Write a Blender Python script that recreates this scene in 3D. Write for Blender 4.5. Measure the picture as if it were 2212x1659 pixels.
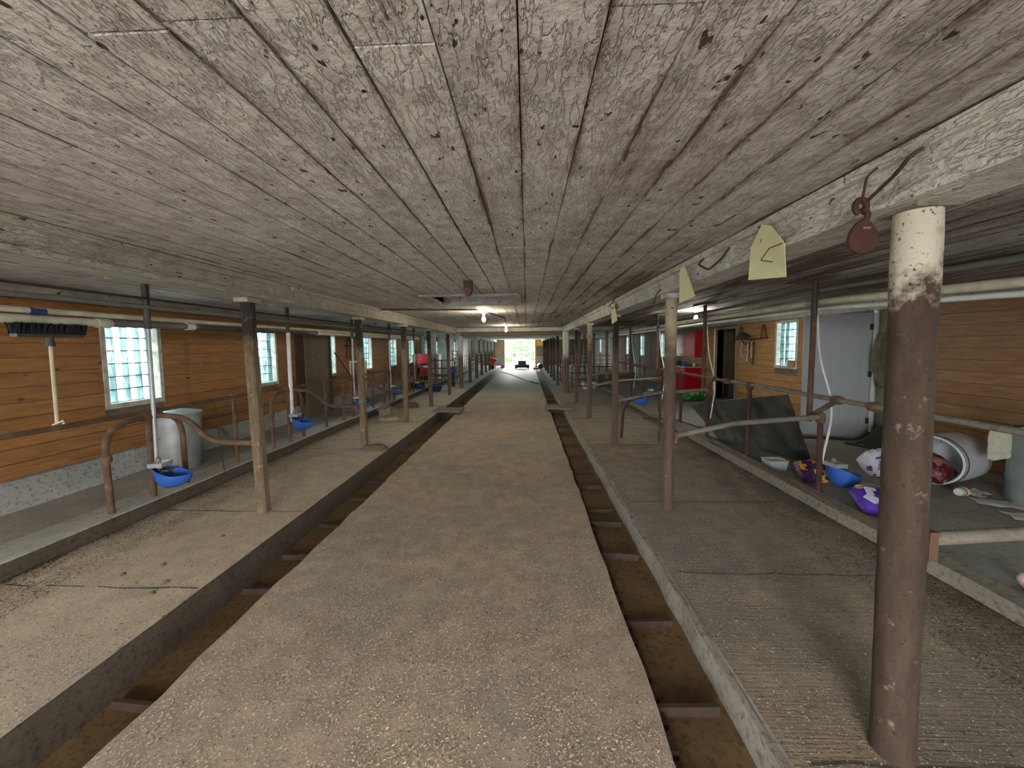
import bpy, math, random
import numpy as np
from mathutils import Vector, Matrix
R = random.Random(7)
for o in list(bpy.data.objects): bpy.data.objects.remove(o)
scene = bpy.context.scene
col = scene.collection
rad = math.radians

# ------------------------------------------------------------------ camera
CAM_H = 1.65
cd = bpy.data.cameras.new('camera'); cam = bpy.data.objects.new('camera', cd); col.objects.link(cam)
cd.sensor_fit = 'HORIZONTAL'; cd.sensor_width = 36.0; cd.lens = 36.0 * 820.0 / 2212.0
PITCH, ROLL, YAW = rad(4.0), rad(-0.6), rad(-2.2713)
fw = Vector((math.sin(YAW)*math.cos(PITCH), math.cos(YAW)*math.cos(PITCH), -math.sin(PITCH)))
rt = Vector((math.cos(YAW), -math.sin(YAW), 0)); up = rt.cross(fw)
Rv = rt*math.cos(ROLL) + up*math.sin(ROLL); Uv = up*math.cos(ROLL) - rt*math.sin(ROLL)
m = Matrix((Rv, Uv, -fw)).transposed().to_4x4(); m.translation = (0, 0, CAM_H)
cam.matrix_world = m
cd.shift_y = -(829.5 - 805.68) / 2212.0
cd.clip_start = 0.02; cd.clip_end = 300
scene.camera = cam

# ------------------------------------------------------------------ sky and exposure
w = bpy.data.worlds.new('overcast_sky'); scene.world = w; w.use_nodes = True
bg = w.node_tree.nodes['Background']
bg.inputs[0].default_value = (1.0, 0.985, 0.975, 1); bg.inputs[1].default_value = 5.0
scene.view_settings.view_transform = 'Standard'; scene.view_settings.look = 'None'
scene.view_settings.exposure = 2.8; scene.view_settings.gamma = 1.0
scene.view_settings.use_curve_mapping = False

LEFT_WIN = [-0.32, 1.96, 4.24, 6.60, 8.90, 11.18, 13.45, 15.60, 18.1, 20.0, 22.6, 25.2, 27.8]   # near edges along the barn; last few are added, to brighten the far end
RIGHT_WIN = [-0.3, 1.9, 7.98, 15.2, 18.0, 20.6, 23.2, 25.6, 28.2]  # some of the far entries are unseen windows added for extra daylight
WW = 0.62; WZ0, WZ1 = 1.02, 1.96
XL, XR = -4.9, 5.5
YB, YF = -3.2, 32.0
CEIL = 2.32

def portal(name, loc, sx, sy, rot):
    l = bpy.data.lights.new(name, 'AREA'); l.shape = 'RECTANGLE'; l.size = sx; l.size_y = sy
    l.cycles.is_portal = True
    o = bpy.data.objects.new(name, l); col.objects.link(o); o.location = loc; o.rotation_euler = rot
for y in LEFT_WIN: portal('window_daylight_portal', (XL-0.19, y+WW/2, (WZ0+WZ1)/2), WZ1-WZ0, WW, (0, rad(-90), 0))
for y in RIGHT_WIN: portal('window_daylight_portal', (XR+0.19, y+WW/2, (WZ0+WZ1)/2+.12), WZ1-WZ0, WW, (0, rad(90), 0))
portal('door_daylight_portal', (-0.6, YF+0.25, 1.08), 2.6, 2.2, (rad(-90), 0, 0))
portal('door_daylight_portal', (-0.6, YB-0.25, 1.08), 2.3, 2.2, (rad(90), 0, 0))

# ------------------------------------------------------------------ material helpers
class N:
    def __init__(s, name):
        s.m = bpy.data.materials.new(name); s.m.use_nodes = True; s.t = s.m.node_tree; s.t.nodes.clear()
        s.out = s.t.nodes.new('ShaderNodeOutputMaterial')
    def n(s, typ, ins=None, **kw):
        nd = s.t.nodes.new('ShaderNode' + typ)
        for k, v in kw.items(): setattr(nd, k, v)
        for k, v in (ins or {}).items(): s.i(nd, k, v)
        return nd
    def i(s, nd, k, v):
        sock = nd.inputs[k]
        if hasattr(v, 'is_linked') or hasattr(v, 'links'): s.t.links.new(v, sock)
        else:
            if sock.type == 'RGBA' and len(v) == 3: v = (*v, 1)
            sock.default_value = v
    def pos(s, scale=(1, 1, 1), rnd=False, obj=False):
        if obj: src = s.n('TexCoord').outputs['Object']
        else: src = s.n('NewGeometry').outputs['Position']
        if rnd:
            oi = s.n('ObjectInfo'); a = s.n('VectorMath', {0: src}, operation='ADD')
            mm = s.n('Math', {0: oi.outputs['Random'], 1: 37.0}, operation='MULTIPLY')
            s.t.links.new(mm.outputs[0], a.inputs[1]); src = a.outputs[0]
        mp = s.n('VectorMath', {0: src, 1: scale}, operation='MULTIPLY')
        return mp.outputs[0]
    def noise(s, vec, scale=5, detail=4, rough=.55, dist=0):
        return s.n('TexNoise', {'Vector': vec, 'Scale': scale, 'Detail': detail, 'Roughness': rough, 'Distortion': dist}).outputs['Fac']
    def ramp(s, fac, stops):
        r = s.n('ValToRGB', {'Fac': fac}); e = r.color_ramp.elements
        while len(e) < len(stops): e.new(.5)
        for el, (p, c) in zip(e, stops):
            el.position = p; el.color = (*c, 1) if len(c) == 3 else c
        return r.outputs['Color']
    def step(s, fac, a, b):
        return s.n('MapRange', {'Value': fac, 'From Min': a, 'From Max': b}).outputs[0]
    def mix(s, fac, a, b, mode='MIX'):
        x = s.n('Mix', data_type='RGBA', blend_type=mode); s.i(x, 0, fac); s.i(x, 6, a); s.i(x, 7, b); return x.outputs[2]
    def math(s, op, a, b=0.0):
        return s.n('Math', {0: a, 1: b}, operation=op).outputs[0]
    def bump(s, h, strength=.4, dist=.01):
        return s.n('Bump', {'Height': h, 'Strength': strength, 'Distance': dist}).outputs[0]
    def bsdf(s, color, rough=.8, metal=0, normal=None, **kw):
        b = s.n('BsdfPrincipled', {'Base Color': color, 'Roughness': rough, 'Metallic': metal})
        for k, v in kw.items(): s.i(b, k.replace('_', ' '), v)
        if normal is not None: s.i(b, 'Normal', normal)
        s.t.links.new(b.outputs[0], s.out.inputs[0]); return s.m
    def xyz(s):
        return s.n('SeparateXYZ', {0: s.n('NewGeometry').outputs['Position']}).outputs

M = {}
def plain(name, c, rough=.6, metal=0, var=.25, scale=14, bump=.15, **kw):
    a = N(name); v = a.pos(); n1 = a.noise(v, scale, 5)
    c2 = tuple(max(0, x*(1-var)) for x in c); c3 = tuple(min(1, x*(1+var)) for x in c)
    M[name] = a.bsdf(a.ramp(n1, [(.3, c2), (.7, c3)]), rough, metal, a.bump(n1, bump, .004), **kw)

def make_materials():
    # whitewashed boards, old paint flaking, brown grime
    def whitewash(name, clean, dirt, lo, hi, xbias=0.0, axis=(7, .9, 7), jit=True):
        a = N(name); v = a.pos(axis); v1 = a.pos()
        big = a.noise(a.pos((1.1, .45, 1.1)), 1.3, 5, .6); st = a.noise(v, 1.5, 7, .68); fine = a.noise(v1, 46, 4, .6)
        s = a.math('ADD', a.math('MULTIPLY', big, .55), a.math('MULTIPLY', st, .6))
        s = a.math('ADD', s, a.math('MULTIPLY', fine, .16))
        if xbias:
            xx = a.xyz()[0]; s = a.math('ADD', s, a.math('MULTIPLY', a.step(xx, -.3, 1.5), xbias))
            yy = a.xyz()[1]; s = a.math('ADD', s, a.math('MULTIPLY', a.step(yy, 1.0, 6.0), .05))
        if jit:
            s = a.math('ADD', s, a.math('MULTIPLY', a.n('ObjectInfo').outputs['Random'], .08))
            gx = a.n('SeparateXYZ', {0: a.n('TexCoord').outputs['Generated']}).outputs[0]
            ed = a.math('SUBTRACT', .5, a.math('ABSOLUTE', a.math('SUBTRACT', gx, .5)))
            sn = a.noise(a.pos((2, .8, 2), rnd=True), 2.2, 5, .65)
            seam = a.math('MULTIPLY', a.step(ed, .11, .0), a.step(sn, .40, .66))
            s = a.math('ADD', s, a.math('MULTIPLY', seam, .34))
        c = a.ramp(a.step(s, lo, hi), [(0, clean), (.45, tuple(x*.82 for x in clean)), (.75, tuple(.5*(x+y) for x, y in zip(clean, dirt))), (1, dirt)])
        spk = a.noise(a.pos((1, .5, 1)), 30, 2, .5); c = a.mix(a.step(spk, .695, .715), c, (.045, .028, .018))
        mot = a.noise(v1, 9, 3); c = a.mix(a.step(mot, .42, .75), c, a.mix(.55, c, (.22, .185, .155)))
        pe = a.noise(a.pos((1, .28, 1)), 42, 3, .6); rid = a.step(a.math('ABSOLUTE', a.math('SUBTRACT', pe, .5)), .0, .045)
        h = a.math('ADD', a.math('MULTIPLY', fine, .6), a.math('MULTIPLY', rid, .45))
        M[name] = a.bsdf(c, .78, 0, a.bump(h, .9, .012))
    whitewash('ceiling_paint', (.72, .705, .70), (.16, .112, .08), .64, 1.0, .19)
    whitewash('beam_paint', (.72, .715, .67), (.36, .29, .2), .60, 1.02, 0, (5, 1.2, 5), False)
    whitewash('beam_paint_old', (.56, .53, .46), (.19, .145, .10), .52, .92, 0, (5, 1.2, 5), False)
    whitewash('white_wall', (.62, .62, .59), (.30, .26, .21), .6, 1.0, 0, (2, 2, 2), False)
    whitewash('old_ceiling', (.74, .75, .73), (.22, .18, .14), .6, 1.0, 0, (2, 2, 2), False)
    # walkway: tan concrete under fine sawdust
    def floorm(name, tan, tan2, grey, lo, hi, brush=0):
        a = N(name); v = a.pos(); big = a.noise(v, 1.1, 5, .62); med = a.noise(v, 6, 5, .6); fine = a.noise(v, 170, 3, .7); mid = a.noise(v, 55, 4, .65)
        c = a.mix(a.step(med, .38, .64), tan, tan2)
        c = a.mix(a.step(a.math('ADD', big, a.math('MULTIPLY', med, .35)), lo, hi), c, grey)
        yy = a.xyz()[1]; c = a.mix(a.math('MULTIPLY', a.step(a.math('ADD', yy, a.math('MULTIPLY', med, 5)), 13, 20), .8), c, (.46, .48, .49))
        c = a.mix(a.step(fine, .55, .75), c, a.mix(.5, c, (.55, .45, .33)))
        c = a.mix(a.step(mid, .57, .70), c, (.075, .056, .04))
        h = a.math('ADD', a.math('MULTIPLY', mid, .8), a.math('MULTIPLY', fine, .5))
        if brush:
            br = a.noise(a.pos((3, 60, 1)), 1.2, 3); h = a.math('ADD', h, a.math('MULTIPLY', br, 1.3))
            c = a.mix(a.step(br, .56, .68), c, a.mix(.45, c, (.16, .125, .09)))
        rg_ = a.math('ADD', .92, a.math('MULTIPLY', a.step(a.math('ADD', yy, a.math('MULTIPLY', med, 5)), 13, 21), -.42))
        M[name] = a.bsdf(c, rg_, 0, a.bump(h, .55, .008))
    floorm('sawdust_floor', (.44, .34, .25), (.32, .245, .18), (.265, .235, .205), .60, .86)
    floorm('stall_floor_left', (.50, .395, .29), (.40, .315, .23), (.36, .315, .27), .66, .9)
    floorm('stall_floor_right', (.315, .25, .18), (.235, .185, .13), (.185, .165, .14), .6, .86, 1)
    def conc(name, a1, a2, dirt, rough=.88):
        a = N(name); v = a.pos(); n1 = a.noise(v, 2.2, 6, .65); n2 = a.noise(v, 30, 4, .6)
        c = a.mix(a.step(n1, .3, .7), a1, a2); c = a.mix(a.step(n2, .5, .72), c, dirt)
        M[name] = a.bsdf(c, rough, 0, a.bump(a.math('ADD', n1, a.math('MULTIPLY', n2, .4)), .5, .012))
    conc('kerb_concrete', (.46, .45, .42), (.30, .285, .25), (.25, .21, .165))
    conc('alley_concrete', (.34, .325, .30), (.235, .215, .185), (.18, .15, .12))
    conc('footing_concrete', (.37, .37, .35), (.24, .24, .225), (.13, .12, .10))
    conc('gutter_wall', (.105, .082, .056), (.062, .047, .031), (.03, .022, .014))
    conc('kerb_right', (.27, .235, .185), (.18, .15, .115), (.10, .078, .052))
    conc('gutter_muck', (.17, .105, .040), (.09, .052, .019), (.035, .021, .009), .75)
    conc('lip_concrete', (.33, .295, .26), (.22, .185, .15), (.11, .085, .06))
    conc('crack_dark', (.07, .062, .055), (.10, .09, .08), (.04, .035, .03))
    conc('grey_block', (.33, .34, .31), (.22, .22, .20), (.15, .14, .12))
    conc('dung', (.10, .075, .05), (.16, .12, .08), (.06, .045, .03))
    conc('ground', (.33, .32, .30), (.26, .25, .23), (.20, .19, .17))
    # pine planks
    def pine(name, c1, c2, dark):
        a = N(name); v = a.pos((1, .16, 1.0), rnd=True); rnd = a.n('ObjectInfo').outputs['Random']
        g = a.noise(v, 22, 6, .62, .6); g2 = a.noise(a.pos((1, .05, 1), rnd=True), 60, 3, .6)
        c = a.mix(a.step(g, .34, .68), c1, c2); c = a.mix(a.math('MULTIPLY', a.step(g2, .5, .72), .45), c, dark)
        c = a.mix(a.math('MULTIPLY', a.step(rnd, 0, 1), .32), c, tuple(x*.55 for x in c2))
        vo = a.n('TexVoronoi', {'Vector': a.pos((.01, 1.0, 2.1), rnd=True), 'Scale': 2.6}, feature='F1').outputs['Distance']
        c = a.mix(a.step(vo, .105, .05), c, dark)
        M[name] = a.bsdf(c, .62, 0, a.bump(g, .2, .003))
    pine('pine', (.43, .205, .068), (.27, .112, .034), (.085, .034, .013))
    pine('pine_light', (.50, .27, .10), (.36, .17, .058), (.12, .055, .022))
    pine('pine_brown', (.34, .175, .07), (.21, .098, .036), (.07, .03, .013))
    pine('old_board', (.21, .155, .10), (.13, .095, .062), (.06, .042, .028))
    pine('pallet_wood', (.42, .30, .18), (.29, .20, .12), (.10, .07, .04))
    # rust
    def rust(name, c1, c2, c3, rough=.82):
        a = N(name); v = a.pos(); n1 = a.noise(v, 9, 6, .65); n2 = a.noise(v, 60, 4, .6)
        c = a.ramp(n1, [(.28, c1), (.52, c2), (.74, c3)]); c = a.mix(a.math('MULTIPLY', a.step(n2, .5, .75), .5), c, (.035, .02, .014))
        M[name] = a.bsdf(c, rough, .15, a.bump(n2, .5, .004))
    rust('rust', (.075, .042, .028), (.125, .068, .042), (.22, .15, .105))
    rust('rust_red', (.055, .022, .018), (.08, .031, .025), (.11, .046, .035))
    rust('rust_dark', (.035, .022, .017), (.06, .033, .024), (.10, .06, .04))
    rust('worn_pipe', (.16, .14, .115), (.24, .21, .175), (.10, .075, .055))
    def post(name, top, mid, low, z0, z1):
        a = N(name); v = a.pos(); n1 = a.noise(v, 7, 6, .7); n2 = a.noise(a.pos((1, 1, .25)), 22, 5, .65); n3 = a.noise(v, 55, 3, .6)
        zz = a.math('ADD', a.xyz()[2], a.math('MULTIPLY', a.math('SUBTRACT', n1, .5), .85))
        c = a.mix(a.step(n2, .35, .68), low, mid); c = a.mix(a.step(zz, z0, z1), c, top)
        c = a.mix(a.step(n3, .60, .70), c, tuple(x*.35 for x in mid)); c = a.mix(a.math('MULTIPLY', a.step(a.noise(v, 13, 4, .6), .62, .70), .55), c, (.30, .25, .18))
        M[name] = a.bsdf(c, .85, 0, a.bump(a.math('ADD', n2, n3), .6, .006))
    post('pipe_post', (.56, .53, .43), (.070, .043, .028), (.038, .023, .015), 1.78, 1.95)
    post('pipe_post_mottled', (.38, .31, .21), (.11, .072, .05), (.07, .043, .03), 1.5, 1.9)
    post('timber_post', (.022, .017, .013), (.20, .145, .085), (.10, .068, .044), 1.60, 1.76)
    post('dark_post', (.022, .016, .012), (.12, .08, .05), (.075, .048, .03), 1.35, 1.7)
    post('white_post', (.56, .56, .51), (.17, .11, .065), (.11, .07, .042), 1.2, 1.5)
    # plastics, metals, cloth
    plain('pvc', (.58, .55, .44), .5, 0, .22, 9, .2)
    plain('pvc_white', (.66, .68, .67), .4, 0, .15, 9, .1)
    plain('pvc_grey', (.17, .165, .155), .6, 0, .25, 9)
    plain('black_pipe', (.05, .046, .042), .6, 0, .3, 12)
    plain('black_rubber', (.03, .032, .03), .7, 0, .4, 5, .3)
    plain('mat_rubber', (.058, .056, .048), .75, 0, .55, 4, .4)
    plain('galvanised', (.40, .42, .43), .5, .45, .2, 7)
    plain('blue_plastic', (.035, .12, .46), .42, 0, .18, 8)
    plain('blue_dark', (.018, .04, .14), .6, 0, .3, 9)
    plain('window_casing', (.46, .43, .38), .85, 0, .35, 9, .4)
    plain('mortar', (.17, .21, .215), .9, 0, .1, 30)
    plain('door_paint', (.34, .37, .39), .5, 0, .05, 6, .05)
    plain('white_trim', (.70, .73, .76), .5, 0, .1, 9)
    plain('olive_panel', (.14, .135, .09), .85, 0, .35, 4)
    plain('coat_cloth', (.10, .088, .058), .95, 0, .35, 9, .4)
    plain('red_gloss', (.42, .008, .018), .16, 0, .08, 3, .02)
    plain('red_gloss_dark', (.16, .004, .008), .2, 0, .08, 3, .02)
    plain('red_metal', (.50, .035, .05), .45, 0, .12, 4)
    plain('red_barrow', (.52, .045, .02), .5, 0, .15, 6)
    plain('counter', (.38, .35, .29), .5, 0, .25, 8)
    plain('white_plastic', (.66, .68, .68), .45, 0, .1, 5)
    plain('barrel_white', (.62, .655, .68), .5, 0, .13, 5)
    plain('drum_grey', (.235, .27, .265), .55, 0, .13, 5)
    plain('cloth_cream', (.52, .50, .40), .95, 0, .2, 14, .4)
    plain('paper_yellow', (.72, .72, .42), .85, 0, .05, 9, .05)
    plain('bag_ink', (.12, .04, .10), .6)
    plain('ink', (.05, .05, .045), .8)
    plain('paper_white', (.55, .56, .54), .8, 0, .15, 10, .3)
    plain('green_bag', (.035, .17, .045), .4, 0, .5, 16)
    plain('green_dark', (.022, .05, .038), .7, 0, .4, 9)
    plain('orange_label', (.62, .30, .14), .5, 0, .3, 20)
    plain('steel_cage', (.30, .31, .31), .5, .3)
    plain('black_cloth', (.028, .03, .028), .95, 0, .4, 12, .4)
    plain('dark_seat', (.075, .08, .072), .95, 0, .2, 10, .3)
    plain('pink_thing', (.62, .42, .40), .7, 0, .15)
    plain('tan_panel', (.30, .225, .135), .8, 0, .2, 4)
    plain('yellow_board', (.62, .39, .09), .8, 0, .2, 5)
    plain('brick_dull', (.24, .17, .14), .9, 0, .25, 7, .4)
    plain('cup_plastic', (.42, .42, .40), .3, 0, .1, 9)
    plain('cable_white', (.55, .55, .52), .6)
    plain('wrapper_shine', (.70, .72, .80), .25, 0, .2, 20)
    plain('brush_black', (.012, .013, .018), .95, 0, .4, 60, .8)
    plain('wood_handle', (.46, .38, .26), .6, 0, .2, 9)
    plain('leaf', (.022, .085, .012), .7, 0, .45, 3)
    plain('bark', (.12, .09, .06), .9, 0, .3, 9)
    # sawdust flakes
    a = N('shaving'); rr = a.noise(a.pos(), 90, 2)
    M['shaving'] = a.bsdf(a.ramp(rr, [(.3, (.36, .27, .18)), (.5, (.58, .45, .31)), (.68, (.80, .69, .53))]), .85)
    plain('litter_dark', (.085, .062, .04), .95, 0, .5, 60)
    # printed bags: patches in the bag's own colours
    def printed(name, cols, scale, rough=.28):
        a = N(name); v = a.pos(obj=True); vo = a.n('TexVoronoi', {'Vector': v, 'Scale': scale, 'Randomness': 1.0}, feature='F1', distance='CHEBYCHEV')
        f = a.n('SeparateColor', {0: vo.outputs['Color']}).outputs[0]
        r = a.n('ValToRGB', {'Fac': f}); r.color_ramp.interpolation = 'CONSTANT'; e = r.color_ramp.elements
        while len(e) < len(cols): e.new(.5)
        for k, (el, c) in enumerate(zip(e, cols)): el.position = k/len(cols); el.color = (*c, 1)
        M[name] = a.bsdf(r.outputs[0], rough, 0, a.bump(a.noise(v, 16, 4), .5, .01))
    printed('bag_purple', [(.10, .035, .36), (.62, .64, .80), (.10, .035, .36), (.075, .02, .22), (.11, .05, .42), (.55, .57, .70), (.10, .035, .36)], 11)
    printed('bag_snack', [(.05, .015, .045), (.62, .22, .04), (.06, .02, .09), (.60, .36, .10), (.07, .03, .10)], 22)
    printed('bag_white', [(.62, .63, .68)]*5 + [(.20, .06, .16)], 16)
    printed('bag_green', [(.02, .18, .04), (.35, .36, .30), (.03, .24, .06), (.02, .11, .03)], 15)
    printed('bag_red', [(.14, .012, .022), (.34, .14, .12), (.10, .01, .02), (.24, .10, .09)], 14)
    # glass block: clear ribbed glass lets the daylight through
    a = N('glass_block'); v = a.pos((1, 1, .18)); rib = a.noise(v, 26, 2, .6); fig = a.noise(a.pos(), 34, 3, .6)
    c = a.mix(a.step(rib, .46, .56), (.90, 1.0, 1.0), (.50, .64, .66)); c = a.mix(a.step(fig, .57, .63), c, (.55, .70, .72))
    tr = a.n('BsdfTransparent', {'Color': c}); gl = a.n('BsdfGlossy', {'Color': (.8, .85, .85), 'Roughness': .12})
    mx = a.n('MixShader', {0: .06}); a.t.links.new(tr.outputs[0], mx.inputs[1]); a.t.links.new(gl.outputs[0], mx.inputs[2])
    a.t.links.new(mx.outputs[0], a.out.inputs[0]); M['glass_block'] = a.m
    # translucent tub
    a = N('clear_plastic'); tr = a.n('BsdfTransparent', {'Color': (.8, .84, .84)}); pr = a.n('BsdfPrincipled', {'Base Color': (.55, .58, .58), 'Roughness': .3})
    mx = a.n('MixShader', {0: .62}); a.t.links.new(tr.outputs[0], mx.inputs[1]); a.t.links.new(pr.outputs[0], mx.inputs[2])
    a.t.links.new(mx.outputs[0], a.out.inputs[0]); M['clear_plastic'] = a.m
    a = N('lit_bulb'); em = a.n('Emission', {'Color': (1, .86, .62), 'Strength': 75}); a.t.links.new(em.outputs[0], a.out.inputs[0]); M['lit_bulb'] = a.m
    a = N('lit_bulb_cool'); em = a.n('Emission', {'Color': (1, .95, .86), 'Strength': 75}); a.t.links.new(em.outputs[0], a.out.inputs[0]); M['lit_bulb_cool'] = a.m
make_materials()

# ------------------------------------------------------------------ mesh helpers
ROOT = {}
class MB:
    def __init__(s): s.v = []; s.f = []
    def add(s, vs, fs):
        b = len(s.v); s.v += [tuple(x) for x in vs]; s.f += [tuple(b+i for i in f) for f in fs]; return s
    def box(s, x0, x1, y0, y1, z0, z1):
        vs = [(x, y, z) for x in (x0, x1) for y in (y0, y1) for z in (z0, z1)]
        return s.add(vs, [(0, 1, 3, 2), (4, 6, 7, 5), (0, 4, 5, 1), (2, 3, 7, 6), (0, 2, 6, 4), (1, 5, 7, 3)])
    def obox(s, c, ax, ay, az):
        c, ax, ay, az = map(Vector, (c, ax, ay, az))
        vs = [c + ax*i + ay*j + az*k for i in (-1, 1) for j in (-1, 1) for k in (-1, 1)]
        return s.add(vs, [(0, 1, 3, 2), (4, 6, 7, 5), (0, 4, 5, 1), (2, 3, 7, 6), (0, 2, 6, 4), (1, 5, 7, 3)])
    def tube(s, pts, r, n=10, cap=True):
        pts = [Vector(p) for p in pts]; rs = r if isinstance(r, (list, tuple)) else [r]*len(pts)
        rings = []; prev = None
        for i, p in enumerate(pts):
            d = (pts[min(i+1, len(pts)-1)] - pts[max(i-1, 0)])
            if d.length < 1e-9: d = Vector((0, 0, 1))
            d.normalize()
            if prev is None: a = d.orthogonal().normalized()
            else:
                a = prev - d*prev.dot(d)
                a = a.normalized() if a.length > 1e-6 else d.orthogonal().normalized()
            prev = a; b = d.cross(a)
            rings.append([p + (a*math.cos(2*math.pi*k/n) + b*math.sin(2*math.pi*k/n))*rs[i] for k in range(n)])
        vs = [q for rg in rings for q in rg]; fs = []
        for i in range(len(rings)-1):
            for k in range(n):
                fs.append((i*n+k, i*n+(k+1) % n, (i+1)*n+(k+1) % n, (i+1)*n+k))
        if cap: fs.append(tuple(range(n-1, -1, -1))); fs.append(tuple((len(rings)-1)*n+k for k in range(n)))
        return s.add(vs, fs)
    def lathe(s, prof, base, axis=(0, 0, 1), n=24, cap0=True, cap1=True):
        base = Vector(base); d = Vector(axis).normalized(); a = d.orthogonal().normalized(); b = d.cross(a); vs = []
        for r, h in prof:
            vs += [base + d*h + (a*math.cos(2*math.pi*k/n) + b*math.sin(2*math.pi*k/n))*r for k in range(n)]
        fs = [(i*n+k, i*n+(k+1) % n, (i+1)*n+(k+1) % n, (i+1)*n+k) for i in range(len(prof)-1) for k in range(n)]
        if cap0: fs.append(tuple(range(n-1, -1, -1)))
        if cap1: fs.append(tuple((len(prof)-1)*n+k for k in range(n)))
        return s.add(vs, fs)
    def sheet(s, grid, th):
        """closed thin solid over a grid of points (rows of equal length)"""
        R_, C_ = len(grid), len(grid[0]); P = [[Vector(p) for p in row] for row in grid]; top = []; bot = []
        for i in range(R_):
            for j in range(C_):
                du = P[min(i+1, R_-1)][j] - P[max(i-1, 0)][j]; dv = P[i][min(j+1, C_-1)] - P[i][max(j-1, 0)]
                nn = du.cross(dv); nn = nn.normalized() if nn.length > 1e-9 else Vector((0, 0, 1))
                top.append(P[i][j] + nn*th/2); bot.append(P[i][j] - nn*th/2)
        n = R_*C_; fs = []
        for i in range(R_-1):
            for j in range(C_-1):
                q = (i*C_+j, i*C_+j+1, (i+1)*C_+j+1, (i+1)*C_+j); fs.append(q[::-1]); fs.append(tuple(n+x for x in q))
        edge = [(0, j) for j in range(C_)] + [(i, C_-1) for i in range(1, R_)] + [(R_-1, j) for j in range(C_-2, -1, -1)] + [(i, 0) for i in range(R_-2, 0, -1)]
        for k in range(len(edge)):
            a0 = edge[k]; b0 = edge[(k+1) % len(edge)]; ia = a0[0]*C_+a0[1]; ib = b0[0]*C_+b0[1]
            fs.append((ia, ib, n+ib, n+ia))
        return s.add(top+bot, fs)
    def build(s, name, mat, parent=None, smooth=False):
        me = bpy.data.meshes.new(name)
        off = Vector(ROOT.get(parent.name, (0, 0, 0))) if parent is not None else Vector((0, 0, 0))
        me.from_pydata([tuple(Vector(v)-off) for v in s.v], [], s.f); me.update()
        if smooth: me.shade_smooth() if smooth is True else None
        me.materials.append(M[mat] if isinstance(mat, str) else mat)
        o = bpy.data.objects.new(name, me); col.objects.link(o)
        if parent is not None: o.parent = parent; ROOT[o.name] = tuple(off)
        return o
def smooth(o, ang=40):
    me = o.data; me.polygons.foreach_set('use_smooth', [True]*len(me.polygons))
    try: me.set_sharp_from_angle(angle=rad(ang))
    except Exception: pass
    return o
def B(name, mat, parent, *a): return MB().box(*a).build(name, mat, parent)
def T(name, mat, parent, pts, r, n=10): return smooth(MB().tube(pts, r, n).build(name, mat, parent))
def tag(o, label=None, cat=None, group=None, kind=None):
    if label: o['label'] = label
    if cat: o['category'] = cat
    if group: o['group'] = group
    if kind: o['kind'] = kind
    return o
def thing(name, label, cat, loc, group=None):
    o = bpy.data.objects.new(name, None); col.objects.link(o); o.location = loc; ROOT[o.name] = tuple(loc)
    o.empty_display_size = .1
    return tag(o, label, cat, group)
def struct(o): o['kind'] = 'structure'; return o
def copy_tree(root, loc):
    r = root.copy(); col.objects.link(r); r.location = loc; ROOT[r.name] = tuple(loc)
    def kids(src, dst):
        for c in [c for c in list(bpy.data.objects) if c.parent == src]:
            d = c.copy(); col.objects.link(d); d.parent = dst; kids(c, d)
    kids(root, r); return r
def bend(pts, r=.12, n=6):
    """round the corners of a polyline"""
    P = [Vector(p) for p in pts]; out = [P[0]]
    for i in range(1, len(P)-1):
        a = (P[i-1]-P[i]); b = (P[i+1]-P[i]); d = min(r, a.length*.48, b.length*.48); p0 = P[i]+a.normalized()*d; p1 = P[i]+b.normalized()*d
        for k in range(n+1):
            t = k/n; out.append(p0*(1-t)**2 + P[i]*2*t*(1-t) + p1*t*t)
    out.append(P[-1]); return out
# ================================================================== the shell
def rect_wall(mb, axis_x0, axis_x1, y0, y1, z0, z1, holes):
    """slab between two x planes along y, with rectangular holes (y0,y1,z0,z1)"""
    ys = sorted(set([y0, y1] + [v for h in holes for v in h[:2]])); ys = [y for y in ys if y0 <= y <= y1]
    for a, b in zip(ys[:-1], ys[1:]):
        hs = [h for h in holes if h[0] <= a+1e-6 and h[1] >= b-1e-6]
        if not hs: mb.box(axis_x0, axis_x1, a, b, z0, z1)
        else:
            h = hs[0]
            if h[2] > z0: mb.box(axis_x0, axis_x1, a, b, z0, h[2])
            if h[3] < z1: mb.box(axis_x0, axis_x1, a, b, h[3], z1)
    return mb

# ---- floor
floor = struct(B('floor', 'alley_concrete', None, -5.3, 5.9, YB-.3, YF+.3, -.6, -.32))
GX = (-2.2, -1.77, .58, .95)                                  # gutter sides
def slab(name, mat, x0, x1, y0, y1, z0, z1, jag0=0, jag1=0, step=.22):
    """concrete slab with slightly chipped long edges"""
    n = int((y1-y0)/step); mb = MB(); vs = []; nx = 4
    for i in range(n+1):
        y = y0 + (y1-y0)*i/n; a = x0 + R.uniform(-jag0, jag0); b = x1 + R.uniform(-jag1, jag1)
        for j in range(nx+1):
            t = j/nx; vs.append((a+(b-a)*t, y, z1 + (R.uniform(-.004, .004) if 0 < j < nx else 0)))
        vs += [(a, y, z0), (b, y, z0)]
    w_ = nx+3; fs = []
    for i in range(n):
        p = i*w_; q = p+w_
        for j in range(nx): fs.append((p+j, p+j+1, q+j+1, q+j))
        fs.append((p+nx+1, p, q, q+nx+1)); fs.append((p+nx, p+nx+2, q+nx+2, q+nx))
    return mb.add(vs, fs).build(name, mat, floor)
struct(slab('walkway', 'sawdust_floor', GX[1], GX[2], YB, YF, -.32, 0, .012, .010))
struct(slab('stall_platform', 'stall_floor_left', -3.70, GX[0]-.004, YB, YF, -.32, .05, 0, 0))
struct(slab('stall_platform', 'stall_floor_right', 1.0, 2.77, YB, YF, -.32, .05, .006, 0))
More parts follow.
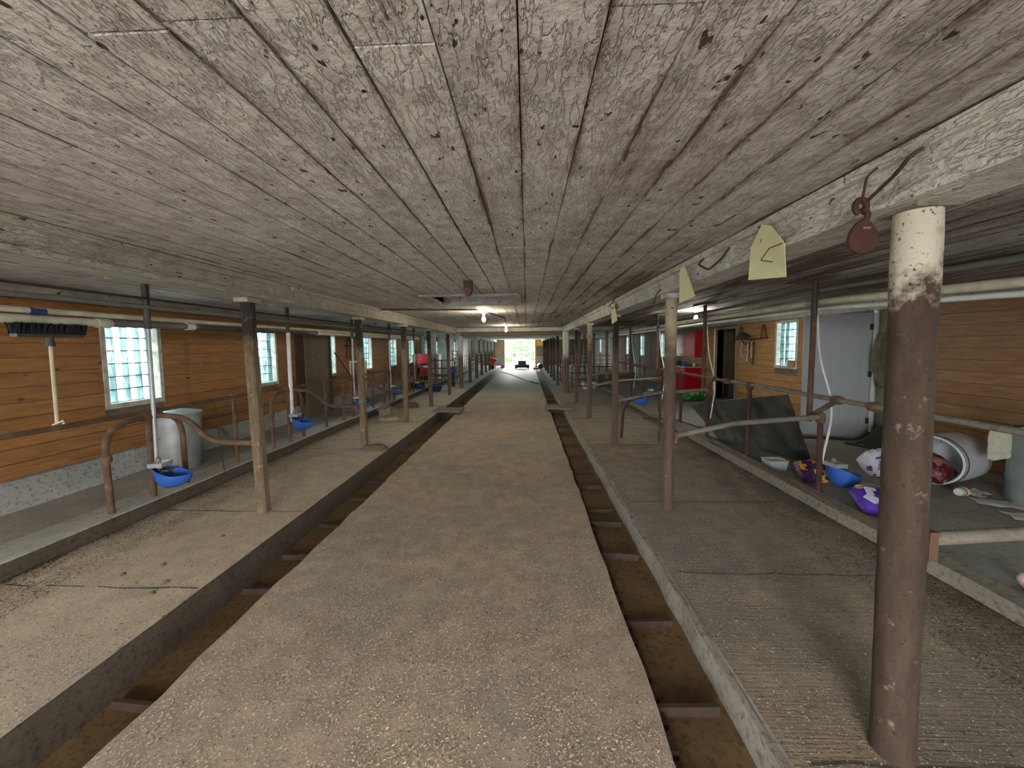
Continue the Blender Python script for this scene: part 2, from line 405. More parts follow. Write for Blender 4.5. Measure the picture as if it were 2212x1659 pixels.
struct(slab('stall_lip', 'lip_concrete', GX[3], 1.0, YB, YF, -.32, .052, .008, .003))
struct(slab('stall_edge', 'gutter_wall', GX[0]-.03, GX[0]+.004, YB, YF, -.32, .044, 0, .006))
struct(slab('gutter_bed', 'gutter_muck', GX[0]-.02, GX[1]+.02, YB, YF, -.32, -.20))
struct(slab('gutter_bed', 'gutter_muck', GX[2]-.02, GX[3]+.02, YB, YF, -.32, -.115))
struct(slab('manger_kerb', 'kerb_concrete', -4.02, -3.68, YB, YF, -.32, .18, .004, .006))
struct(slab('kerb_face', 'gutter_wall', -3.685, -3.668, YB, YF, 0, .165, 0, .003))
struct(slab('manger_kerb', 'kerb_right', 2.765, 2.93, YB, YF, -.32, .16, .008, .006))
struct(slab('feed_alley', 'alley_concrete', XL-.1, -4.02, YB, YF, -.32, .165))
struct(slab('feed_alley', 'alley_concrete', 2.93, XR+.1, YB, YF, -.32, .08))
# joints cut across the stalls at every post
for k, y in enumerate([2.36, 3.55, 5.86, 7.96, 10.1, 12.5]):
    pts = [(x, y+R.uniform(-.012, .012), .0495) for x in np.linspace(-3.6, -2.22, 9)]
    struct(MB().sheet([[(p[0], p[1]-.006, p[2]) for p in pts], [(p[0], p[1]+.006, p[2]) for p in pts]], .006).build('floor_joint', 'crack_dark', floor))
for k, y in enumerate([1.38, 2.6, 3.83, 6.1, 8.35, 10.6]):
    pts = [(x, y+R.uniform(-.014, .014), .0495) for x in np.linspace(1.06, 2.5, 10)]
    struct(MB().sheet([[(p[0], p[1]-.006, p[2]) for p in pts], [(p[0], p[1]+.006, p[2]) for p in pts]], .006).build('floor_joint', 'crack_dark', floor))

# ---- side walls
WIN_L = [(y-.045, y+WW+.045, WZ0-.055, WZ1+.045) for y in LEFT_WIN]
RZ0, RZ1 = 1.18, 2.10
WIN_R = [(y-.045, y+WW+.045, RZ0-.055, RZ1+.045) for y in RIGHT_WIN] + [(10.22, 11.26, .08, 2.06)]
wl = struct(rect_wall(MB(), XL-.22, XL-.022, YB, YF, -.3, 2.7, WIN_L).build('wall_left', 'old_board'))
wr = struct(rect_wall(MB(), XR+.022, XR+.22, YB, YF, -.3, 2.7, WIN_R).build('wall_right', 'old_board'))
# footing along the left wall
fo = MB(); n = 60
for i in range(n):
    y0 = YB+(YF-YB)*i/n; y1 = YB+(YF-YB)*(i+1)/n
    fo.add([(XL-.03, y0, .1), (XL-.03, y1, .1), (XL-.03, y0, .44), (XL-.03, y1, .44), (XL+.05, y0, .43), (XL+.05, y1, .43), (XL+.17, y0, .1), (XL+.17, y1, .1)], [(2, 4, 5, 3), (4, 6, 7, 5), (0, 2, 3, 1)])
struct(fo.build('footing', 'footing_concrete', wl))
def planks(wall, x0, x1, y0, y1, zb, zt, rows, holes, mat, lmin=2.6, lmax=4.6):
    h = (zt-zb)/rows
    for r in range(rows):
        za, zc = zb+h*r, zb+h*(r+1)-.007
        blocks = sorted([(b[0]-.004, b[1]+.004) for b in holes if b[2] < zc and b[3] > za])
        segs = []; cur = y0
        for a, b in blocks:
            if a > cur: segs.append((cur, min(a, y1)))
            cur = max(cur, b)
        if cur < y1: segs.append((cur, y1))
        for a, b in segs:
            p = a
            while p < b-.02:
                L = b-p if b-p < lmax*1.15 else R.uniform(lmin, lmax)
                d = R.uniform(-.003, .003)
                MB().box(x0+d, x1+d, p+.002, min(b, p+L)-.002, za, zc).build('plank', mat, wall); p += L
planks(wl, XL-.021, XL, -1.0, 17.4, .44, 2.17, 12, WIN_L + [(7.86, 8.86, .2, 1.97)], 'pine')
B('wall_plate', 'beam_paint_old', wl, XL-.021, XL+.02, YB, YF, 2.175, CEIL+.01)
planks(wr, XR, XR+.021, -1.0, 5.42, .12, 2.16, 14, [w_ for w_ in WIN_R], 'pine_brown')
planks(wr, XR, XR+.021, 7.2, 13.75, .12, 2.16, 14, WIN_R, 'pine_light')
B('wall_plate', 'beam_paint_old', wr, XR-.02, XR+.021, YB, YF, 2.165, CEIL+.01)
B('wall_panel', 'olive_panel', wr, XR, XR+.02, 5.44, 6.22, .1, 2.16)
B('wall_panel', 'olive_panel', wr, XR+.008, XR+.02, 6.27, 7.16, .1, 2.16)
B('wall_panel', 'grey_block', wr, XR-.12, XR+.02, 13.8, 15.1, .05, 2.2)
B('wall_panel', 'brick_dull', wr, XR-.05, XR+.02, 15.95, 17.9, .05, 2.2)
B('wall_panel', 'grey_block', wr, XR-.02, XR+.02, 18.75, 20.5, .05, 2.2)
B('wall_panel', 'brick_dull', wr, XR-.02, XR+.02, 21.3, 23.1, .05, 2.2)
for a_, b_ in ((17.45, 18.0), (18.8, 19.9), (20.75, 22.5), (23.35, 25.1), (25.95, 27.7), (28.55, 32)): B('wall_panel', 'white_wall', wl, XL-.02, XL+.03, a_, b_, .05, 2.2)
for a_, b_ in ((23.95, 25.5), (26.35, 28.1), (28.95, 32)): B('wall_panel', 'grey_block', wr, XR-.02, XR+.02, a_, b_, .05, 2.2)

# ---- ceiling boards
HX0, HX1, HY0, HY1 = -1.2965, -.1955, 4.95, 6.0
YC = 13.72
cl = MB(); cl.box(-5.2, HX0, YB, YC, CEIL+.025, 2.75).box(HX1, 5.8, YB, YC, CEIL+.025, 2.75).box(HX0, HX1, YB, HY0, CEIL+.025, 2.75).box(HX0, HX1, HY1, YC, CEIL+.025, 2.75).box(HX0, HX1, HY0, HY1, 2.66, 2.75)
ceiling = struct(cl.build('ceiling', 'rust_dark'))
PW = .1835
known = {-5: .82, -4: .80, -2: .88, 1: .81, 2: 1.45, 5: 2.05}
for k in range(-27, 30):
    xa = -.012 + PW*k; xb = xa + PW - R.choice([.003, .003, .004, .005, .009])
    xa = max(xa, XL); xb = min(xb, XR)
    if xb-xa < .02: continue
    js = [YB]; y = known.get(k, None)
    if y is None: y = R.uniform(.6, 4.4)
    while y < YC-.6: js.append(y); y += R.choice([3.66, 4.27, 4.88])
    js.append(YC)
    inh = HX0-.01 < xa < HX1-.05
    z_ = CEIL + R.uniform(-.003, .003)
    for a, b in zip(js[:-1], js[1:]):
        parts = [(a, b)]
        if inh: parts = [(max(a, p), min(b, q)) for p, q in ((YB, HY0), (HY1, YC)) if min(b, q)-max(a, p) > .03]
        for p, q in parts:
            zz = z_ + R.uniform(-.003, .003)
            MB().box(xa, xb, p+.002, q-.004, zz, zz+.022).build('board', 'ceiling_paint', ceiling)
# hatch well with its trim
B('hatch_side', 'ceiling_paint', ceiling, HX0-.02, HX0, HY0, HY1, CEIL, 2.66)
B('hatch_side', 'ceiling_paint', ceiling, HX1, HX1+.02, HY0, HY1, CEIL, 2.66)
B('hatch_side', 'ceiling_paint', ceiling, HX0, HX1, HY0-.02, HY0, CEIL, 2.66)
B('hatch_side', 'ceiling_paint', ceiling, HX0, HX1, HY1-.03, HY1-.005, CEIL-.005, 2.46)
B('hatch_side', 'rust_dark', ceiling, HX0, HX1, HY1-.004, HY1, 2.46, 2.66)
for a_ in ((HX0-.09, HX1+.09, HY0-.10, HY0-.003), (HX0-.09, HX1+.09, HY1+.003, HY1+.10), (HX0-.09, HX0-.003, HY0, HY1), (HX1+.003, HX1+.12, HY0, HY1)):
    B('hatch_trim', 'beam_paint_old', ceiling, *a_, CEIL-.022, CEIL-.003)
# header where the newer ceiling ends and the lower, older one begins
B('header_board', 'beam_paint', ceiling, -4.9, 5.5, YC, YC+.14, 2.19, 2.40)
B('header_beam', 'old_board', ceiling, -2.5, 1.3, YC+.55, YC+.75, 2.06, 2.2)
B('old_ceiling_deck', 'old_ceiling', ceiling, -5.2, 5.8, YC+.14, YF+.3, 2.20, 2.6)

# ---- long beams
def beam(name, label, mat, x0, x1, y0, y1, xs):
    t = thing(name, label, 'beam', ((x0+x1)/2, y0, 2.13))
    B('beam_body', mat, t, x0, x1, y0, y1, 2.13, CEIL-.004)
    for k in range(int((y1-y0)/2.4)+1):
        a = y0+2.4*k; b = min(a+2.4-R.choice([.01, .01, .25]), y1)
        B('batten', mat, t, min(xs, xs+.03), max(xs, xs+.03), a, b, CEIL-.05, CEIL-.006)
    xm = xs + (.005 if xs > x0 else .015) 
    B('moulding', mat, t, min(xs+.012, xs+.03), max(xs+.012, xs+.03), y0, y1, 2.13, 2.165)
    return t
beam('ceiling_beam', 'long whitewashed ceiling beam on the right with yellow papers hung on it', 'beam_paint', 1.30, 1.52, YB+.02, YC-.02, 1.27)
beam('ceiling_beam', 'long dull grimy ceiling beam on the left carried by square posts', 'beam_paint_old', -2.74, -2.52, YB+.02, YC-.02, -2.52)
for x, lab in ((1.34, 'crumbling whitewashed beam on the right at the far end near the doorway'), (-2.62, 'crumbling whitewashed beam on the left at the far end near the doorway')):
    t = thing('old_beam', lab, 'beam', (x, 14, 2.0)); mb = MB(); 
    for k in range(18):
        a = YC+.9+k*(YF-YC-1.2)/18; mb.box(x-.11+R.uniform(-.02, .02), x+.11+R.uniform(-.02, .02), a, a+(YF-YC-1.2)/18, 2.04+R.uniform(-.03, .03), 2.2)
    mb.build('beam_body', 'old_ceiling', t)

# ---- end walls
fw_ = struct(MB().box(-5.2, -1.86, YF, YF+.2, -.3, 2.7).box(.69, 5.8, YF, YF+.2, -.3, 2.7).box(-1.86, .69, YF, YF+.2, 2.17, 2.7).build('wall_far', 'old_board'))
B('panel', 'tan_panel', fw_, -2.68, -1.95, YF-.03, YF, .78, 2.14); B('panel', 'grey_block', fw_, -2.7, -1.95, YF-.05, YF, 0, .77)
B('door_post', 'pine_light', fw_, -1.94, -1.86, YF-.06, YF, 0, 2.17); B('door_post', 'pine_light', fw_, .69, .80, YF-.06, YF, 0, 2.17)
B('panel', 'yellow_board', fw_, .82, 1.42, YF-.03, YF, 1.68, 2.14); B('panel', 'old_board', fw_, .84, 1.44, YF-.04, YF, .82, 1.67); B('panel', 'grey_block', fw_, .81, 1.46, YF-.05, YF, 0, .8)
struct(MB().box(-5.2, -1.75, YB-.2, YB, -.3, 2.7).box(.55, 5.8, YB-.2, YB, -.3, 2.7).box(-1.75, .55, YB-.2, YB, 2.17, 2.7).build('wall_back', 'old_board'))

# ---- glass block windows
gb = MB(); e_ = .012
def block_mesh():
    w2, h2, d2 = .0735, .0735, .045
    gb.add([(-d2, -w2, -h2), (-d2, w2, -h2), (-d2, w2, h2), (-d2, -w2, h2), (d2, -w2, -h2), (d2, w2, -h2), (d2, w2, h2), (d2, -w2, h2),
            (d2+.006, -w2+e_, -h2+e_), (d2+.006, w2-e_, -h2+e_), (d2+.006, w2-e_, h2-e_), (d2+.006, -w2+e_, h2-e_)],
           [(0, 3, 2, 1), (0, 1, 5, 4), (1, 2, 6, 5), (2, 3, 7, 6), (3, 0, 4, 7), (8, 9, 10, 11), (4, 5, 9, 8), (5, 6, 10, 9), (6, 7, 11, 10), (7, 4, 8, 11)])
block_mesh()
gme = bpy.data.meshes.new('glass_block'); gme.from_pydata(gb.v, [], gb.f); gme.materials.append(M['glass_block']); gme.update()
def window(n, side, y, z0, z1, casing, blocks, chip=False):
    x = XL if side < 0 else XR; s = -side                       # s: into the room
    xi = x + s*.012
    root = MB()
    c = .05
    for a in ((y-c, y, z0-c*1.2, z1+c), (y+WW, y+WW+c, z0-c*1.2, z1+c), (y, y+WW, z0-c*1.2, z0), (y, y+WW, z1, z1+c)):
        root.box(min(x-s*.20, xi), max(x-s*.20, xi), *a)
    o = struct(root.build('window_%d' % n, casing))
    nr, nc = 6, 4; ph, pw = (z1-z0)/nr, WW/nc; xm = x - s*.12
    mo = MB(); t = .0055
    for i in range(nr+1): mo.box(xm-.04, xm+.04, y, y+WW, z0+ph*i-t, z0+ph*i+t)
    for j in range(nc+1): mo.box(xm-.039, xm+.039, y+pw*j-t, y+pw*j+t, z0, z1)
    mo.build('mortar', 'mortar', o)
    for i in range(nr):
        for j in range(nc):
            b = bpy.data.objects.new('glass_block', gme); col.objects.link(b); b.parent = o
            b.location = (xm, y+pw*(j+.5), z0+ph*(i+.5)); b.rotation_euler = (0, 0, 0 if s > 0 else math.pi)
            b.scale = (1, (pw-2*t)/.147, (ph-2*t)/.147)
    return o
for i, y in enumerate(LEFT_WIN): window(i+1, -1, y, WZ0, WZ1, 'window_casing', True)
for i, y in enumerate(RIGHT_WIN): window(i+31, 1, y, RZ0, RZ1, 'window_casing', True)
B('broken_corner', 'pine_light', bpy.data.objects['window_33'], XR-.03, XR-.01, 7.99, 8.2, RZ0-.02, RZ0+.12)

# ---- outside beyond the far doorway
struct(MB().box(-40, 40, YF+.3, 90, -.4, -.06).box(-40, 40, -40, YB-.3, -.4, -.06).box(-40, -5.2, YB-.3, YF+.3, -.4, -.06).box(5.9, 40, YB-.3, YF+.3, -.4, -.06).build('ground_outside', 'ground'))
def bush(name, label, c, rx, rz, n, ls):
    t = thing(name, label, 'bush', c); mb = MB(); rg = random.Random(int(c[0]*100+c[1]))
    T('stem', 'bark', t, [c, (c[0], c[1], c[2]+rz)], [.05, .02], 6)
    for k in range(n):
        u = rg.uniform(0, 2*math.pi); ph = math.acos(rg.uniform(-.6, 1)); q = rg.uniform(.45, 1)
        p = Vector((c[0]+rx*q*math.sin(ph)*math.cos(u), c[1]+rx*q*math.sin(ph)*math.sin(u), c[2]+rz*.9+rz*q*math.cos(ph)))
        a = Vector((rg.gauss(0, 1), rg.gauss(0, 1), rg.gauss(0, 1))).normalized(); b = a.orthogonal().normalized(); s_ = ls*rg.uniform(.6, 1.3)
        mb.add([p-a*s_, p+b*s_*.45, p+a*s_, p-b*s_*.45], [(0, 1, 2, 3)])
    tag(mb.build('foliage', 'leaf', t), kind='stuff')
bush('leafy_bush', 'bright leafy bush in the middle of the far doorway', (-.6, 40, -.06), 1.6, 1.3, 900, .13)
bush('leafy_bush', 'green weeds at the right side of the far doorway', (.75, 36, -.06), .45, .7, 350, .10)
bush('leafy_bush', 'low pale weeds at the left side of the far doorway', (-1.75, 37, -.06), .5, .4, 300, .10)
bush('leafy_tree', 'tall leafy tree crown seen high in the far doorway', (.3, 46, -.06), 3.2, 2.4, 1600, .2)
bush('leafy_tree', 'leafy tree farther left beyond the far doorway', (-7.2, 48, -.06), 3.0, 2.2, 1400, .2)
# ================================================================== posts
ORD = ['nearest', 'second', 'third', 'fourth', 'fifth', 'sixth', 'seventh', 'eighth', 'ninth', 'tenth']
def square_post(label, x, y, w_, mat, z0=.03, z1=2.09, cap='beam_paint_old', lean=(0, 0), group=None, rot=0):
    t = thing('timber_post', label, 'post', (x, y, z0), group); h = w_/2; c = w_*.16; mb = MB()
    prof = [(-h+c, -h), (h-c, -h), (h, -h+c), (h, h-c), (h-c, h), (-h+c, h), (-h, h-c), (-h, -h+c)]
    n = 7; vs = []
    for i in range(n+1):
        f = i/n; z = z0+(z1-z0)*f
        for a, b in prof: vs.append((x+a+lean[0]*f+R.uniform(-.002, .002), y+b+lean[1]*f+R.uniform(-.002, .002), z))
    fs = [(i*8+k, i*8+(k+1) % 8, (i+1)*8+(k+1) % 8, (i+1)*8+k) for i in range(n) for k in range(8)]
    fs += [tuple(range(7, -1, -1)), tuple(n*8+k for k in range(8))]
    mb.add(vs, fs).build('shaft', mat, t)
    if cap:
        xx, yy = x+lean[0], y+lean[1]
        MB().box(xx-w_*.72, xx+w_*.72, yy-w_*.95, yy+w_*.95, z1, 2.13).build('cap_block', cap, t)
    return t
def round_post(label, x, y, r, mat, z0=.03, z1=2.10, lean=(0, 0), cap='beam_paint', group=None):
    t = thing('pipe_post', label, 'post', (x, y, z0), group); n = 22
    pts = [(x+lean[0]*i/n, y+lean[1]*i/n, z0+(z1-z0)*i/n) for i in range(n+1)]
    rs = [r*(1+R.uniform(-.022, .022)) for _ in pts]
    if r > .06: rs[0] = r*1.05
    smooth(MB().tube(pts, rs, 18).build('shaft', mat, t))
    if cap: q_ = r*(1.4 if r < .06 else 1.12); MB().box(x+lean[0]-q_, x+lean[0]+q_, y+lean[1]-q_, y+lean[1]+q_, z1-(.012 if r < .06 else .0), 2.13).build('cap_plate', cap, t)
    return t
LP = [3.54, 5.88, 7.97, 10.11, 12.56]
ll = ['square timber post nearest on the left, black top and pale worn middle', 'worn pale timber post with a dung lump at its foot, second on the left',
      'tan timber post with dark top between blue bowls, third on the left', 'dark-topped timber post in front of the red cabinet, fourth on the left',
      'dark brown timber post at the end of the left beam, fifth on the left']
for y, l, m_, ln in zip(LP, ll, ['timber_post', 'timber_post', 'timber_post', 'dark_post', 'dark_post'], [(-.045, 0), (-.03, 0), (0, 0), (-.03, 0), (-.02, 0)]):
    square_post(l, -2.60, y, .095, m_, lean=ln)
round_post('thick rusty pipe post nearest on the right with flaking whitewashed top', 1.42, 1.44, .068, 'pipe_post', .03, 2.118, (0.0, .03), cap='worn_pipe')
round_post('mottled rusty pipe post under the right beam, second on the right', 1.38, 3.71, .054, 'pipe_post_mottled')
square_post('dark square post behind the smallest yellow paper, third on the right', 1.41, 6.11, .085, 'dark_post', cap='beam_paint')
round_post('mottled whitish pipe post between two dark posts, fourth on the right', 1.37, 8.38, .052, 'pipe_post_mottled')
square_post('slim dark square post just before the thick timber, fifth on the right', 1.38, 10.66, .085, 'dark_post', cap='beam_paint')
square_post('thick timber post with whitewashed top on the right at mid barn', 1.33, 13.05, .20, 'white_post', z1=2.13, cap=None)
for i, (y, w_) in enumerate([(14.69, .15), (16.98, .13), (19.22, .17), (21.42, .15), (23.5, .14), (25.8, .14), (28.2, .14)]):
    square_post('%s of the old whitewashed-top timber posts in the far left row' % ['first', 'second', 'third', 'fourth', 'fifth', 'sixth', 'seventh'][i], -2.56, y, w_, 'white_post', z1=2.06, cap=None, group='whitewashed old posts at the far left')
for i, (y, w_) in enumerate([(15.5, .10), (17.6, .11), (19.6, .12), (22.4, .13), (25.1, .14), (28, .14)]):
    square_post('%s of the old dark timber posts in the far right row' % ['first', 'second', 'third', 'fourth', 'fifth', 'sixth'][i], 1.25, y, w_, 'dark_post', z1=2.06, cap=None, group='old dark posts at the far right')

# ================================================================== stall pipework, left row
def collar(t, p, ax, r=.04, h=.035, mat='rust'):
    p = Vector(p); d = Vector(ax).normalized()
    smooth(MB().lathe([(r*.8, -h), (r, -h*.7), (r, h*.7), (r*.8, h)], p, d, 12).build('clamp', mat, t))
def stall_left(i, Y0, label, rail_y0, rail_y1, bracket=False):
    x = -3.77; t = thing('stall_frame', label, 'stall frame', (x, Y0, .18), 'stall frames of the left row')
    T('hoop', 'rust', t, bend([(x, Y0-.35, .17), (x, Y0-.37, .985), (x, Y0+.40, .985), (x, Y0+.41, .17)], .27, 8), .026, 10)
    T('centre_leg', 'rust', t, [(x+.01, Y0+.03, .17), (x+.01, Y0+.03, .97)], .027)
    T('divider_pipe', 'rust', t, bend([(x, Y0+.10, 1.0), (-3.40, Y0+.06, .985), (-3.12, Y0+.02, .74), (-2.64, Y0-.0, .735)], .16, 7), .026, 10)
    MB().box(-2.655, -2.63, Y0-.035, Y0+.035, .70, .77).build('flange', 'rust', t)
    T('neck_rail', 'rust', t, [(x+.012, rail_y0, 1.035), (x+.012, rail_y1, 1.045)], .022)
    T('rail_post', 'rust', t, [(x, Y0+1.15, .17), (x, Y0+1.15, 1.04)], .021)
    collar(t, (x, Y0-.36, .68), (0, 0, 1)); collar(t, (x, Y0+.05, .985), (0, 1, 0), .045, .06); collar(t, (x, Y0+.12, 1.01), (1, 0, 0), .045, .045)
    collar(t, (x, Y0+1.15, 1.04), (0, 0, 1), .036, .035); collar(t, (x, Y0+1.15, .72), (0, 0, 1), .03, .03)
    # supply pipe from the ceiling
    T('riser_pipe', 'black_pipe', t, [(x+.03, Y0+.08, 1.86), (x+.03, Y0+.08, 2.305)], .028)
    T('drop_pipe', 'pvc_white' if i == 1 else 'galvanised', t, [(x+.03, Y0+.08, 1.9), (x+.035, Y0+.07, 1.2), (x+.045, Y0+.05, .50)], .03 if i == 1 else .019)
    MB().box(x-.03, x+.10, Y0-.22, Y0+.30, 2.295, 2.316).build('ceiling_block', 'beam_paint_old', t)
    return t
lefts = ['rusty looped pipe stall frame nearest on the left, beside the first blue bowl',
         'rusty pipe stall frame with a thick white drop pipe, second on the left',
         'rusty pipe stall frame third along the left kerb behind the pale post',
         'rusty pipe stall frame fourth along the left kerb before the red cabinet',
         'rusty pipe stall frame farthest of the left row']
for i, Y0 in enumerate([3.55, 5.76, 7.95, 10.15, 12.4]):
    stall_left(i, Y0, lefts[i], (.6 if i == 0 else Y0-.06), Y0+2.08)
def bowl(label, c, s=1.0, rz=0.0, mat='blue_plastic'):
    """stock drinking bowl: egg-shaped pan, high back, lip to local +x; c = back top at the pipe"""
    t = thing('water_bowl', label, 'water bowl', c, 'blue stock water bowls'); ca, sa = math.cos(rz), math.sin(rz)
    def P(u, v, z): return (c[0]+(u*ca-v*sa)*s, c[1]+(u*sa+v*ca)*s, c[2]+z*s)
    n = 28; rows = []
    def ring(k, zf, shrink):
        out = []
        for j in range(n):
            a = 2*math.pi*j/n; ux = .155 + .155*math.cos(a); vy = .125*math.sin(a)*(1-.18*math.cos(a))
            top = -.02 - .085*min(1, ux/.20) - .015*(ux/.31)
            z = top*(1-zf) + (-.235)*zf
            cx = .135; out.append(P(cx+(ux-cx)*shrink, vy*shrink, z))
        return out
    outer = [ring(0, f, s_) for f, s_ in ((0, 1.0), (.25, .97), (.55, .88), (.8, .70), (1.0, .42))]
    inner = [ring(0, f, s_) for f, s_ in ((.93, .38), (.75, .64), (.5, .82), (.2, .92), (0, .955))]
    rows = [r_[:] for r_ in outer[::-1]] + [r_[:] for r_ in inner[::-1]]
    vs = [p for r_ in rows for p in r_]; fs = [(i*n+k, i*n+(k+1) % n, (i+1)*n+(k+1) % n, (i+1)*n+k) for i in range(len(rows)-1) for k in range(n)]
    fs += [tuple(range(n-1, -1, -1)), tuple((len(rows)-1)*n+k for k in range(n))]
    smooth(MB().add(vs, fs).build('pan', mat, t), 60)
    MB().obox(P(.05, 0, -.012), Vector((ca, sa, 0))*.06*s, Vector((-sa, ca, 0))*.075*s, (0, 0, .02*s)).build('valve_plate', 'galvanised', t)
    smooth(MB().lathe([(.022*s, -.07*s), (.022*s, .02*s), (.014*s, .05*s)], P(.035, 0, 0), (0, 0, 1), 10).build('valve', 'worn_pipe', t))
    MB().obox(P(.10, 0, -.07), Vector((ca, sa, 0))*.045*s, Vector((-sa, ca, 0))*.05*s, Vector((-.6*ca, -.6*sa, .8))*.01*s).build('paddle', 'black_pipe', t)
    return t
bl = ['blue water bowl nearest on the left, hung on the first looped stall frame', 'blue water bowl below the thick white drop pipe on the left',
      'blue water bowl partly hidden by the second left post', 'small blue water bowl beyond the third stall frame on the left', 'dark blue water bowl on the floor line below the red cabinet']
for i, (y, z) in enumerate([(3.57, .53), (5.80, .62), (8.0, .60), (10.2, .62), (12.5, .5)]):
    bowl(bl[i], (-3.72, y, z), 1.05, rad(8 if i else 12), 'blue_dark' if i == 4 else 'blue_plastic')
# hanging neck chains
def chain(label, top, n, s=.016, sag=(0, 0)):
    t = thing('neck_chain', label, 'chain', top); z = top[2]
    for k in range(n):
        mb = MB(); q = []
        for j in range(12):
            a = 2*math.pi*j/12; u = s*.55*math.cos(a); v = s*math.sin(a)
            q.append((top[0]+(u if k % 2 else 0)+sag[0]*k, top[1]+(0 if k % 2 else u)+sag[1]*k, z-s*1.5*k-s+v))
        q.append(q[0]); mb.tube(q, s*.16, 5, False).build('link', 'rust_dark', t)
    return t
chain('thin rusty chain hanging from the neck rail by the nearest left post', (-3.735, 4.35, 1.02), 42, .014, (.002, .0))
chain('rusty chain snap at the left edge of the picture', (-3.66, 2.33, .34), 6, .026, (0, 0))

# ================================================================== stall pipework, right row
def stall_right(i, Y0, label, ry0, ry1, px, rail_post=None):
    x = 2.95; t = thing('stall_frame', label, 'stall frame', (x, Y0+.2, .15), 'stall frames of the right row')
    T('short_post', 'rust_red', t, [(x, Y0+.17, .14), (x, Y0+.19, .90)], .025)
    T('divider_pipe', 'worn_pipe', t, [(px, Y0+.01, .76 if i else .90), (2.05, Y0+.07, .87 if i else .905), (x, Y0+.19, .91)], .026)
    MB().box(px-.012, px+.02, Y0-.04, Y0+.06, (.76 if i else .9)-.06, (.76 if i else .9)+.05).build('flange', 'rust', t)
    T('riser_pipe', 'rust', t, [(x-.01, Y0+.33, .84), (x, Y0+.34, 1.95)], .026); T('riser_top', 'black_pipe', t, [(x, Y0+.34, 1.93), (x, Y0+.34, 2.305)], .028)
    MB().box(x-.09, x+.06, Y0+.1, Y0+.62, 2.295, 2.316).build('ceiling_block', 'old_board', t)
    T('link_pipe', 'rust', t, [(x, Y0+.19, .90), (x-.01, Y0+.34, .88), (x+.02, Y0+.05, 1.08)], .024)
    T('neck_rail', 'rust' if i > 1 else 'worn_pipe', t, [(x+.02, ry0, 1.10), (x+.02, ry1, 1.11)], .023)
    if rail_post: T('rail_post', 'rust_red', t, [(x+.01, rail_post, .14), (x+.02, rail_post, 1.10)], .027); collar(t, (x+.02, rail_post, 1.09), (0, 0, 1), .044, .05, 'rust_red')
    collar(t, (x, Y0+.19, .9), (0, 0, 1), .042, .05); collar(t, (x+.02, Y0+.02, 1.105), (0, 1, 0), .042, .05); collar(t, (x+.02, Y0-.36, 1.10), (0, 1, 0), .04, .04)
    T('water_line', 'pvc_white', t, bend([(x+.05, Y0+.36, 1.95), (x+.07, Y0+.34, 1.5), (x+.14, Y0+.2, 1.0), (x+.10, Y0+.28, .42)], .3, 6), .011, 8)
    return t
stall_right(0, 1.45, 'rusty pipe stall frame running off the right edge from the nearest post', .2, 1.40, 1.49)
stall_right(1, 3.71, 'rusty pipe stall frame with reddish short post in front of the grey door', 1.42, 5.6, 1.43, 3.03)
stall_right(2, 6.11, 'rusty pipe stall frame in front of the red kitchen cabinets', 5.62, 7.85, 1.46, 5.16)
stall_right(3, 8.38, 'rusty pipe stall frame third back along the right kerb', 7.87, 10.1, 1.42, 7.4)
stall_right(4, 10.66, 'rusty pipe stall frame farthest of the right row', 10.12, 12.6, 1.43, 9.7)
bowl('blue water bowl low behind the right kerb near the purple bag', (3.16, 4.02, .40), 1.08, rad(6))
bowl('blue water bowl on the right by the curved rusty stall pipe', (2.06, 6.45, .84), .85, rad(165))
bowl('small blue water bowl glimpsed between the second and third right posts', (2.92, 8.9, .62), .95, rad(170))
ct = thing('curved_stall_pipe', 'dark curved stall pipe bending up from the floor by the third right post', 'stall pipe', (1.70, 6.6, .05))
T('pipe', 'rust_dark', ct, bend([(1.62, 6.55, .04), (1.64, 6.45, .74), (2.14, 6.3, .84), (2.2, 6.3, .84)], .3, 8), .026); T('support_leg', 'rust', ct, [(2.18, 6.3, .04), (2.19, 6.3, .84)], .018)

# ================================================================== overhead pipes
def pipe_run(label, segs, couplings=(), cat='pipe', name='overhead_pipe'):
    t = thing(name, label, cat, segs[0][1][0])
    for mat, pts, r in segs: T('pipe_length', mat, t, pts, r, 12)
    for p, r, mat in couplings: smooth(MB().lathe([(r, -.05), (r, .05)], p, (0, 1, 0), 12).build('coupling', mat, t))
    return t
xl = -3.88
pipe_run('thick cream plastic pipe with grey and black lengths along the left stalls', [('pvc', [(xl, YB, 1.895), (xl, 3.42, 1.90)], .036), ('pvc_grey', [(xl, 3.42, 1.90), (xl, 4.2, 1.915)], .033), ('pvc_grey', [(xl, 4.2, 1.915), (xl, 6.9, 1.935)], .033), ('black_pipe', [(xl, 4.35, 1.915), (xl, 6.6, 1.93)], .034), ('pvc', [(xl, 6.9, 1.935), (xl, 13.6, 1.95)], .034)],
         [((xl, 2.95, 1.895), .042, 'pvc'), ((xl, 3.35, 1.90), .043, 'pvc'), ((xl, 4.25, 1.915), .042, 'pvc_white'), ((xl, 6.95, 1.935), .042, 'pvc_white')])
pipe_run('thinner cream plastic pipe above the thick one along the left stalls', [('pvc', [(xl-.02, YB, 1.965), (xl-.02, 3.8, 1.975), (xl-.02, 13.6, 2.01)], .024)], [((xl-.02, 2.9, 1.967), .03, 'blue_dark')])
pipe_run('dark water pipe under the ceiling along the left stalls', [('pvc_grey', [(xl+.16, YB, 2.06), (xl+.16, 4, 2.075), (xl+.16, 13.6, 2.10)], .019)])
